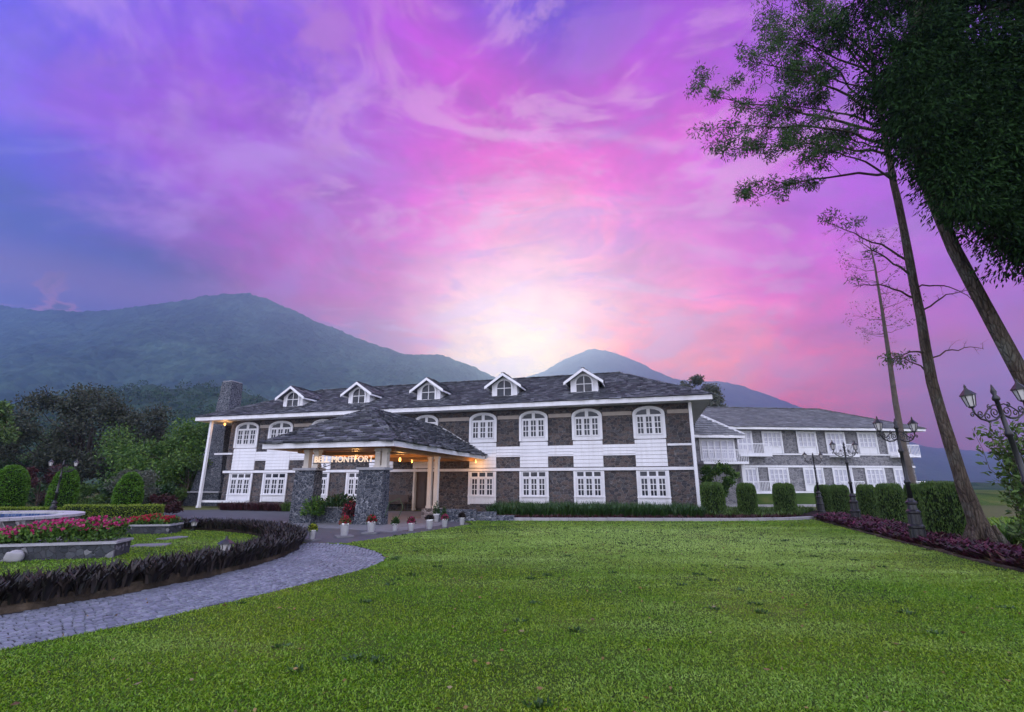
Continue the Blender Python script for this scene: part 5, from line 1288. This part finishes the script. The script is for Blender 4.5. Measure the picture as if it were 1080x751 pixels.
def dark_tree():
    g = np.random.default_rng(95)
    T = empty('evergreen_tree', (12.1, 10.5, 0), 0, 'dark dense evergreen tree hanging over the top right corner', 'tree')
    mb = MB()
    path = [(0, 0, -0.1), (-0.2, 0, 1.0), (-0.75, 0, 3.85), (-1.2, 0, 5.6), (-1.55, 0, 7.0), (-1.75, 0.1, 9), (-1.3, 0.2, 12), (-0.4, 0.2, 16), (0.2, 0.2, 19)]
    rad = [0.30, 0.22, 0.155, 0.142, 0.135, 0.125, 0.10, 0.07, 0.03]
    mb.tube(path, rad, 14)
    P, D, Q = [], [], []
    # drooping sprays; the crown's edge towards the lawn slopes down to the right
    lo = np.array([(-3.3, 13.6), (-3.1, 12.2), (-2.8, 11.2), (-2.2, 9.6), (-1.75, 8.5), (-1.2, 7.5), (-0.3, 6.7), (0.8, 6.2), (2.5, 6.1), (5, 6.6)])
    lobes = np.stack([g.uniform(-3.0, 5.0, 70), g.uniform(-2.6, 1.3, 70), g.uniform(5.6, 19, 70)], 1)
    n = 0
    while n < 1250:
        x = g.uniform(-4.2, 5.5); y = g.uniform(-2.6, 1.3); z = g.uniform(5.6, 20)
        if n >= 420: x, y, z = lobes[g.integers(0, 70)] + g.normal(0, 0.40, 3) * np.array([1, 1, 0.8])
        if n < 420: x, y, z = g.uniform(-4.0, 0.6), g.uniform(-2.2, -0.4), g.uniform(5.0, 11.5)
        k_ = (10.5 + y) / 10.5      # the underside drops towards the lawn side
        xq = (x + 12.1) / k_ - 12.1
        zl = 1.6 + (np.interp(xq, lo[:, 0], lo[:, 1]) - 1.6) * k_ + 0.15 + max(0, y) * 0.3
        xl = -3.0 + 0.25 * math.sin(z * 1.7) + max(0, (z - 15) * 0.42)
        edge = abs(y) / 2.6
        if z < zl + 0.30 + 0.35 * math.sin(x * 3.7 + y * 2.0) or xq < xl + 0.25 + 0.75 * math.sin(z * 2.6 + y * 2.3): continue
        c = np.array([x, y, z]); n += 1
        R0 = g.uniform(0.42, 0.8); m = int(g.uniform(260, 420))
        d = unit(g.normal(size=(m, 3))); q = d * R0 * g.random((m, 1)) ** 0.45; q[:, 2] *= 0.75
        P.append(c + q); D.append(unit(d * 0.7 + g.normal(size=(m, 3)) * 0.45 + np.array([0, 0, -0.75])))
        if n % 9 == 0 and z > 8.4:
            k = np.interp(z - 1.0, [p[2] for p in path], range(len(path))); i = int(min(len(path) - 2, k)); s = np.array(path[i]) + (np.array(path[i + 1]) - np.array(path[i])) * (k - i)
            mb.tube(curve_pts(s, c, (0, 0, 0.3), g, 5, 0.02), [0.07, 0.055, 0.04, 0.03, 0.02, 0.008], 5, False)
    mb.build('trunk', M['bark'], T, True)
    P_, D_ = np.vstack(P), np.vstack(D)
    leaf_mesh('crown', P_, D_, g.uniform(0.09, 0.17, len(P_)), 0.034, M['leaf_evergreen'], T, g)
dark_tree()

def thin_tree():
    g = np.random.default_rng(97)
    T = empty('thin_tree', (14.42, 18.0, 0), 0, 'thin pale nearly bare young tree behind the tall lamp post', 'tree')
    mb = MB()
    path = [(0, 0, -0.05), (0.0, 0, 1.5), (-0.06, 0, 3), (-0.02, 0, 4.6), (0.1, 0, 6.5), (0.2, 0, 8.3), (0.28, 0, 10.2), (0.3, 0.05, 11.6)]
    mb.tube(path, [0.13, 0.115, 0.11, 0.095, 0.075, 0.055, 0.035, 0.008], 9)
    P, D = [], []
    for k in range(26):
        z = g.uniform(7.0, 11.4); s = np.array([np.interp(z, [p[2] for p in path], [p[0] for p in path]), 0, z]); a = g.uniform(0, 6.28)
        e = s + np.array([math.cos(a), math.sin(a), g.uniform(0.2, 0.7)]) * g.uniform(0.4, 1.1)
        mb.tube(curve_pts(s, e, (0, 0, -0.08), g, 4, 0.03), [0.016, 0.012, 0.008, 0.006, 0.003], 4, False)
        for q in range(3):
            e2 = e + g.normal(0, 0.22, 3); mb.tube([e * 0.7 + s * 0.3, e2], [0.005, 0.002], 3, False)
            m = 12; d = unit(g.normal(size=(m, 3))); P.append(e2 + d * 0.12); D.append(d)
    mb.build('trunk', M['bark_pale'], T, True)
    P_, D_ = np.vstack(P), np.vstack(D)
    leaf_mesh('crown', P_, D_, 0.09, 0.03, M['leaf_pale'], T, g)
thin_tree()

def edge_shrub():
    g = np.random.default_rng(99)
    T = empty('shrub', (10.75, 10.3, 0), 0, 'loose leafy shrub with thin upright shoots below the nearest lamp at the right edge', 'shrub')
    mb = MB(); P, D = [], []
    for k in range(80):
        a = g.uniform(0, 6.28); h = g.uniform(0.7, 1.9) if k < 38 else g.uniform(2.2, 3.0); sp = g.uniform(0.1, 0.75)
        e = np.array([math.cos(a) * sp, math.sin(a) * sp, h]); pts = curve_pts((math.cos(a) * .08, math.sin(a) * .08, 0), e, (0, 0, 0.1), g, 6, 0.03)
        mb.tube(pts, [0.014, 0.012, 0.010, 0.008, 0.006, 0.004, 0.002], 5, False)
        m = int(h * (38 if k < 38 else 14)); t = g.uniform(0.12 if k < 38 else 0.45, 1, m) * 6; i = np.minimum(5, t.astype(int)); f = (t - i)[:, None]
        pp = np.array(pts); c = pp[i] * (1 - f) + pp[i + 1] * f
        d = unit(g.normal(size=(m, 3)) + np.array([0, 0, 0.2])); P.append(c + d * 0.06); D.append(d)
    mb.build('stem', M['bark'], T, True)
    P_, D_ = np.vstack(P), np.vstack(D)
    leaf_mesh('foliage', P_, D_, g.uniform(0.09, 0.17, len(P_)), 0.06, M['leaf_hedge'], T, g)
edge_shrub()

# ------------------------------------------------------------------ lamp posts
def lamp_post(loc, rz, label):
    T = empty('lamp_post', loc, rz, label, 'street lamp', 'cast iron garden lamp posts')
    b = MB()
    b.lathe([(0.215, 0.0), (0.215, 0.10), (0.185, 0.13), (0.175, 0.42), (0.195, 0.45), (0.195, 0.50), (0.15, 0.54), (0.135, 0.80), (0.165, 0.83), (0.165, 0.88), (0.115, 0.92), (0.10, 1.05), (0.135, 1.08), (0.135, 1.12), (0.085, 1.16), (0.075, 1.22)], 16)
    for k in range(12):
        a = k * math.pi / 6; b.tube([(0.178 * math.cos(a), 0.178 * math.sin(a), 0.14), (0.172 * math.cos(a), 0.172 * math.sin(a), 0.41)], 0.018, 5); b.tube([(0.148 * math.cos(a), 0.148 * math.sin(a), 0.55), (0.136 * math.cos(a), 0.136 * math.sin(a), 0.79)], 0.014, 5)
    b.build('base', M['iron'], T, False)
    b = MB(); b.lathe([(0.062, 1.222), (0.055, 1.6), (0.078, 1.63), (0.078, 1.68), (0.05, 1.72), (0.042, 2.45), (0.065, 2.48), (0.065, 2.54), (0.04, 2.58), (0.035, 3.12), (0.06, 3.15), (0.06, 3.19), (0.03, 3.24), (0.048, 3.30), (0.03, 3.36), (0.006, 3.44)], 12)
    b.build('pole', M['iron'], T, True)
    for sx in (-1, 1):
        b = MB()
        b.tube([(sx * 0.03, 0, 2.86), (sx * 0.16, 0, 2.79), (sx * 0.32, 0, 2.78), (sx * 0.46, 0, 2.84), (sx * 0.545, 0, 2.95), (sx * 0.56, 0, 3.05)], [0.02, 0.02, 0.019, 0.018, 0.017, 0.02], 7)
        b.tube([(sx * 0.03, 0, 3.05), (sx * 0.12, 0, 3.06), (sx * 0.24, 0, 3.0), (sx * 0.36, 0, 2.90), (sx * 0.46, 0, 2.86)], 0.013, 6)
        def sp(c, r, t, a0, sg, rad=0.011):
            pts = []
            for i in range(22):
                f = i / 21; a = a0 + sg * t * 2 * math.pi * f; rr = r * (1 - 0.8 * f); pts.append((c[0] + rr * math.cos(a), 0, c[1] + rr * math.sin(a)))
            b.tube(pts, rad, 5)
        sp((sx * 0.13, 2.92), 0.095, 1.4, R(-90), sx); sp((sx * 0.30, 2.865), 0.075, 1.3, R(-90), sx); sp((sx * 0.43, 2.93), 0.065, 1.3, R(-80), sx); sp((sx * 0.20, 3.03), 0.05, 1.2, R(90), -sx); sp((sx * 0.60, 2.93), 0.05, 1.2, R(170) if sx > 0 else R(10), -sx)
        b.build('arm', M['iron'], T, True)
        c = sx * 0.56
        b = MB(); b.lathe([(0.03, 3.052), (0.055, 3.07), (0.055, 3.085)], 6, (c, 0, 0), 0.3)
        for k in range(6):
            a = k * math.pi / 3 + 0.3; b.tube([(c + 0.062 * math.cos(a), 0.062 * math.sin(a), 3.085), (c + 0.102 * math.cos(a), 0.102 * math.sin(a), 3.285)], 0.008, 4)
        b.lathe([(0.125, 3.286), (0.125, 3.30), (0.06, 3.375), (0.035, 3.40), (0.03, 3.41), (0.018, 3.44), (0.022, 3.455), (0.004, 3.50)], 6, (c, 0, 0), 0.3)
        o = b.build('lantern', M['iron'], T)
        b = MB(); b.lathe([(0.055, 3.088), (0.094, 3.283)], 6, (c, 0, 0), 0.3); b.build('glass', M['lampglass'], o)
    return T
LP = lamp_post((11.07, 14.0, 0), 0.12, 'tall black twin lantern lamp post in front of the thin bare tree')
for (x, y, z, rz, s, lab) in [(14.75, 21.8, 0, 0.15, 1.0, 'black twin lantern lamp post second from the far end of the magenta bed'), (18.0, 29.5, 0, 0.2, 1.0, 'smallest looking lamp post at the far end of the magenta bed'),
                           (9.05, 9.0, 0, 0.1, 1.0, 'nearest lamp post, its lanterns beside the dark evergreen trunk'), (-19.25, 21.25, 0, 0.4, 0.76, 'lamp post standing in front of the middle topiary bush on the left')]:
    c = copy_tree(LP); c.location = (x, y, z); c.rotation_euler = (0, 0, rz); c.scale = (s, s, s); c['label'] = lab
    if 'nearest lamp' in lab: c.rotation_euler = (0, R(-7), 0.1); c.location.x = 9.45

# ------------------------------------------------------------------ fountain and planters
FT = empty('fountain_basin', (-13.75, 12.6, 0.02), 0, 'round raised stone fountain basin with white coping at the left edge', 'fountain')
b = MB(); n = 64; rO, rI = 2.34, 2.10
ov = [(rO * math.cos(2 * math.pi * k / n), rO * math.sin(2 * math.pi * k / n)) for k in range(n)]; iv = [(rI * math.cos(2 * math.pi * k / n), rI * math.sin(2 * math.pi * k / n)) for k in range(n)]
for k in range(n): b.slab([ov[k], ov[(k + 1) % n], iv[(k + 1) % n], iv[k]], -0.05, 0.76)
b.build('wall', M['stone_pale'], FT)
b = MB()
o2 = [(2.42 * math.cos(2 * math.pi * k / n), 2.42 * math.sin(2 * math.pi * k / n)) for k in range(n)]; i2 = [(1.98 * math.cos(2 * math.pi * k / n), 1.98 * math.sin(2 * math.pi * k / n)) for k in range(n)]
for k in range(n):
    a, c = k, (k + 0.96)
    q = lambda r, t: (r * math.cos(2 * math.pi * t / n), r * math.sin(2 * math.pi * t / n))
    b.slab([q(2.42, a), q(2.42, c), q(1.98, c), q(1.98, a)], 0.762, 0.825)
b.build('coping', M['coping_pale'], FT)
M['tile'] = m_island('blue_mosaic', [(0.02,0.045,0.12),(0.04,0.08,0.2),(0.10,0.14,0.25),(0.30,0.33,0.42)], 0.2, 0.05, 40, 0.5)
b = MB()
for k in range(150):
    a0, a1 = 2 * math.pi * k / 150, 2 * math.pi * (k + 0.9) / 150
    for z in (0.50, 0.59, 0.68):
        vs = [(1.975 * math.cos(a0), 1.975 * math.sin(a0), z), (1.975 * math.cos(a1), 1.975 * math.sin(a1), z), (1.975 * math.cos(a1), 1.975 * math.sin(a1), z + 0.08), (1.975 * math.cos(a0), 1.975 * math.sin(a0), z + 0.08)]
        b.add(vs, [(3, 2, 1, 0)])
b.build('mosaic_band', M['tile'], FT)
t = NT('pool_water'); t.bump(t.noise(6, 3).outputs['Fac'], 0.15, 0.02); M['pool'] = t.done((0.02, 0.05, 0.07), 0.05, 0.5)
b = MB(); b.slab(iv, 0.40, 0.45); b.build('water', M['pool'], FT)

def planter(name, loc, rz, L, W, H, label, flowers, nfl, seed, hs=0.42):
    g = np.random.default_rng(seed)
    T = empty(name, loc, rz, label, 'planter', 'stone flower planters on the round lawn')
    b = MB()
    b.box(-L/2, L/2, -W/2, -W/2 + 0.14, -0.05, H - 0.05); b.box(-L/2, L/2, W/2 - 0.14, W/2, -0.05, H - 0.05); b.box(-L/2, -L/2 + 0.14, -W/2 + 0.141, W/2 - 0.141, -0.05, H - 0.05); b.box(L/2 - 0.14, L/2, -W/2 + 0.141, W/2 - 0.141, -0.05, H - 0.05)
    b.build('wall', M['stone_black'], T)
    b = MB(); e = 0.03
    b.box(-L/2 - e, L/2 + e, -W/2 - e, -W/2 + 0.17, H - 0.048, H); b.box(-L/2 - e, L/2 + e, W/2 - 0.17, W/2 + e, H - 0.048, H); b.box(-L/2 - e, -L/2 + 0.17, -W/2 + 0.171, W/2 - 0.171, H - 0.048, H); b.box(L/2 - 0.17, L/2 + e, -W/2 + 0.171, W/2 - 0.171, H - 0.048, H)
    b.build('coping', M['cap'], T)
    b = MB(); b.box(-L/2 + 0.142, L/2 - 0.142, -W/2 + 0.142, W/2 - 0.142, 0, H - 0.06); b.build('soil', M['soil'], T)
    n = int(L * W * 1500)
    X = g.uniform(-L/2 + 0.1, L/2 - 0.05, n); Y = g.uniform(-W/2 + 0.05, W/2 - 0.05, n)
    hh = hs * (0.95 + 0.35 * fnoise(X, Y, seed, 3, 1.6)) * (0.6 + 0.4 * np.clip((X + L / 2) / (L * 0.6), 0, 1)) * (1 - 0.35 * (2 * Y / W) ** 2)
    P = np.stack([X, Y, H - 0.06 + hh * g.random(n) ** 0.6], 1); D = unit(g.normal(size=(n, 3)) + np.array([0, 0, 0.5]))
    leaf_mesh('foliage', P, D, g.uniform(0.07, 0.12, n), 0.05, M['leaf_bright'], T, g)
    m = nfl; i = g.integers(0, n, m); c = np.stack([X[i], Y[i], H - 0.04 + hh[i] * g.uniform(0.75, 1.08, m)], 1)
    k = 6; c = np.repeat(c, k, 0); d = unit(g.normal(size=(m * k, 3)) + np.array([0, 0, 0.6]))
    leaf_mesh('blossoms', c, d, g.uniform(0.035, 0.06, m * k), 0.05, flowers, T, g)
    return T
planter('planter', (-10.15, 11.20, 0.05), R(16.5), 2.9, 0.8, 0.34, 'long stone planter of pink and yellow flowers before the fountain', M['flower_mix'], 430, 110, 0.5)
planter('planter', (-12.0, 16.6, 0.05), R(8), 2.0, 0.8, 0.30, 'short stone planter of red flowers behind the larger flower planter', M['flower_red'], 420, 111, 0.26)
# pale boulder by the planter, stepping slabs on the round lawn
V_, F_ = superbox(0.16, 0.14, 0.12, 0.7, 0.7, 26, 16); V_ = V_ * (1 + 0.22 * fnoise(V_[:, 0] * 6 + V_[:, 2] * 4, V_[:, 1] * 6, 8, 3, 1.0))[:, None]
o = npmesh('boulder', V_, F_, M['kerb'], None, True); o.location = (-10.2, 10.62, 0.05); o.rotation_euler = (0.1, 0.15, 0.5); o.scale = (1.0, 0.7, 1.0); tag(o, 'pale boulder leaning on the front of the long flower planter', 'stone')
for i, (x, y, w, d) in enumerate([(-9.3, 13.3, 0.8, 0.45), (-9.9, 15.0, 0.7, 0.4)]):
    b = MB(); b.box(-w/2, w/2, -d/2, d/2, 0.02, 0.10); o = b.build('stepping_stone', M['paving'], bevel=0.02); o.location = (x, y, 0); o.rotation_euler = (0, 0, 0.3 + i)
    tag(o, ['flat grey stepping slab in the grass beside the end of the long planter', 'flat grey stepping slab in the grass near the red flower planter'][i], 'stepping stone')

# garden lanterns
def garden_lantern(loc, s, label):
    T = empty('garden_lantern', loc, 0.4, label, 'lantern', 'small black garden lanterns')
    b = MB(); b.lathe([(0.12, 0.0), (0.12, 0.04), (0.05, 0.06), (0.05, 0.16), (0.11, 0.19), (0.11, 0.21)], 6); b.build('base', M['iron'], T)
    b = MB()
    for k in range(6):
        a = k * math.pi / 3; b.tube([(0.10 * math.cos(a), 0.10 * math.sin(a), 0.21), (0.125 * math.cos(a), 0.125 * math.sin(a), 0.36)], 0.01, 4)
    b.lathe([(0.19, 0.361), (0.18, 0.38), (0.10, 0.44), (0.05, 0.46), (0.03, 0.49), (0.008, 0.55)], 6); b.build('roof', M['iron'], T)
    b = MB(); b.lathe([(0.093, 0.212), (0.117, 0.359)], 6); b.build('glass', M['lampglass'], T)
    T.scale = (s, s, s); return T
GL = garden_lantern((-5.66, 10.2, 0.16), 0.82, 'black garden lantern in a gap of the dark spiky ring hedge, nearest the path')
for loc, lab in [((-10.9, 17.5, 0.05), 'black garden lantern on the far side of the round lawn'), ((-7.25, 15.9, 0.05), 'black garden lantern half hidden where the ring hedge turns towards the porch')]:
    c = copy_tree(GL); c.location = loc; c['label'] = lab
    if 'nearest lamp' in lab: c.rotation_euler = (0, R(-7), 0.1); c.location.x = 9.45

# ------------------------------------------------------------------ potted plants round the porch
def potted(x, y, h, flow, label, seed, fh=0.22, saucer=False, arch=False, z=0.012, leaf='leaf_lily'):
    g = np.random.default_rng(seed); r = h * 0.42
    T = empty('potted_plant', (x, y, z), g.uniform(0, 6), label, 'potted plant', 'white potted plants round the porch')
    z0 = 0.0
    if saucer:
        b = MB(); b.box(-r * 1.7, r * 1.7, -r * 1.7, r * 1.7, 0, 0.05); b.build('plinth', M['paving'], T); z0 = 0.051
    b = MB(); b.lathe([(r * 0.68, z0), (r * 0.92, z0 + h * 0.86), (r, z0 + h * 0.87), (r * 1.02, z0 + h), (r * 0.9, z0 + h), (r * 0.86, z0 + h * 0.9)], 20); b.build('pot', M['potwhite'], T, True)
    n = 260; d = unit(g.normal(size=(n, 3))); d[:, 2] = np.abs(d[:, 2]); P = d * np.array([r * 0.95, r * 0.95, fh]) * g.random((n, 1)) ** 0.5 + np.array([0, 0, z0 + h * 0.92])
    leaf_mesh('foliage', P, unit(d + g.normal(size=(n, 3)) * 0.5), g.uniform(0.06, 0.12, n), 0.035, M[leaf], T, g)
    if flow:
        n = 90; d = unit(g.normal(size=(n, 3))); d[:, 2] = np.abs(d[:, 2]); P = d * np.array([r, r, fh]) + np.array([0, 0, z0 + h * 0.95])
        leaf_mesh('blossoms', np.repeat(P, 4, 0), unit(np.repeat(d, 4, 0) + g.normal(size=(n * 4, 3)) * 0.7), 0.045, 0.035, M[flow], T, g)
    if arch:
        b = MB(); b.tube([(0, 0, h * 0.9), (-0.25, 0.05, h + 0.55), (-0.1, 0, h + 0.85), (0.25, 0, h + 0.7), (0.38, 0, h + 0.25)], 0.012, 5); b.build('stem', M['leaf_lily'], T)
potted(-5.82, 14.95, 0.25, 'flower_yellow', 'smallest white pot with yellow green leaves, at the end of the path', 201, 0.16, True)
potted(-5.22, 15.95, 0.36, 'flower_red', 'large white pot of red flowers on a grey slab beside the path end', 202, 0.22, True, leaf='leaf_hedge')
potted(-4.68, 17.0, 0.34, 'flower_red', 'white pot of deep pink flowers in front of the right porch pillar', 203, 0.2, True)
potted(-4.14, 18.1, 0.24, None, 'small white pot with a tall arching stem beside the right porch pillar', 204, 0.2, False, True)
potted(-3.55, 18.0, 0.27, 'flower_mix', 'white pot of pink flowers, first after the one with the arching stem', 205, 0.2)
potted(-3.03, 18.75, 0.33, None, 'broad white pot of dark leaves between two pink flowered pots', 206, 0.18, leaf='leaf_ring')
potted(-2.58, 19.55, 0.30, 'flower_mix', 'white pot of pink blooms in front of the white double column', 207, 0.17)
potted(-2.02, 20.6, 0.28, None, 'last white pot on the right, by the low stone wall', 208, 0.22, leaf='leaf_ring')
potted(-3.32, 22.3, 0.33, None, 'white pot with a bushy dark plant at the foot of the double column', 209, 0.5, leaf='leaf_lily')
potted(-2.95, 22.0, 0.22, None, 'small white pot tucked right of the bushy dark potted plant', 210, 0.42, leaf='leaf_lily')
# greenery on the parapet between the pillars
def tuft_plant(p, r, h, mat, label, seed, n=420, flow=None):
    g = np.random.default_rng(seed); T = empty('shrub', p, 0, label, 'shrub')
    d = unit(g.normal(size=(n, 3))); d[:, 2] = np.abs(d[:, 2]); P = d * np.array([r, r * 0.6, h]) * g.random((n, 1)) ** 0.5
    leaf_mesh('foliage', P, unit(d + g.normal(size=(n, 3)) * 0.5), g.uniform(0.10, 0.2, n), 0.07, M[mat], T, g)
    if flow:
        P2 = d[:60] * np.array([r, r * .6, h]); leaf_mesh('blossoms', np.repeat(P2, 4, 0), unit(g.normal(size=(240, 3))), 0.06, 0.05, M[flow], T, g)
tuft_plant(hpos(-16.1, -10.75, 0.35), 0.45, 0.75, 'leaf_bright', 'light green leafy plant hugging the left porch pillar', 220)
tuft_plant(hpos(-15.2, -10.2, 0.68), 0.95, 0.45, 'leaf_dark', 'dark trailing plant spread along the parapet between the pillars', 221, 700)
tuft_plant(hpos(-14.4, -10.6, 0.3), 0.35, 0.6, 'leaf_red', 'reddish plant against the left side of the right porch pillar', 222, 260, 'flower_red')
# low rubble wall at the right of the porch
b = MB()
for x0, x1, h in ((-3.35, -2.5, 0.52), (-2.498, -1.6, 0.50), (-1.598, -0.7, 0.40), (-0.698, 0.1, 0.24)): b.frus((x0, x1, 22.35 + (x0 + 3.3) * 0.1, 23.0), -0.05, (x0, x1, 22.55 + (x0 + 3.3) * 0.1, 22.95), h)
tag(b.build('garden_wall', M['stone_grey']), 'low rubble wall stepping down beside the last potted plant', 'wall')

# fallen leaves on the turf and path
g = np.random.default_rng(300)
n = 420; Y = 3.6 + 18 * g.random(n) ** 1.3; X = g.uniform(-1, 1, n) * (Y * 1.1)
m = inside(lawn_poly, X, Y); m |= (g.random(n) < 0.25)
X, Y = X[m], Y[m]; d_ = unit(np.stack([g.normal(size=len(X)), g.normal(size=len(X)), g.normal(0, 0.15, len(X))], 1))
M['leaf_fallen'] = m_leaf('fallen_leaves', [(0.16,0.09,0.035),(0.25,0.17,0.06),(0.10,0.055,0.03),(0.30,0.26,0.14)], 0.1, 0.7)
tag(leaf_mesh('fallen_leaves', np.stack([X, Y, np.full(len(X), 0.048)], 1), d_, g.uniform(0.03, 0.075, len(X)), 0.028, M['leaf_fallen'], None, g), kind='stuff')
# low weeds and coarse tufts in the turf
gl = np.random.default_rng(320)
X, Y = gl.uniform(-9, 11, 260), gl.uniform(4, 21, 260); mk = inside(lawn_poly, X, Y) & (np.abs(X) < Y * 1.15); X, Y = X[mk][:110], Y[mk][:110]
Pw, Dw = [], []
for x, y in zip(X, Y):
    m = int(gl.uniform(14, 34)); a = gl.uniform(0, 2 * np.pi, m); rr = gl.uniform(0, 0.07, m)
    Pw.append(np.stack([x + rr * np.cos(a), y + rr * np.sin(a), np.full(m, 0.022)], 1)); Dw.append(unit(np.stack([np.cos(a), np.sin(a), gl.uniform(0.3, 1.2, m)], 1)))
Pw, Dw = np.vstack(Pw), np.vstack(Dw)
tag(leaf_mesh('lawn_weeds', Pw, Dw, gl.uniform(0.03, 0.075, len(Pw)), 0.022, M['leaf_lily'], None, gl), kind='stuff')
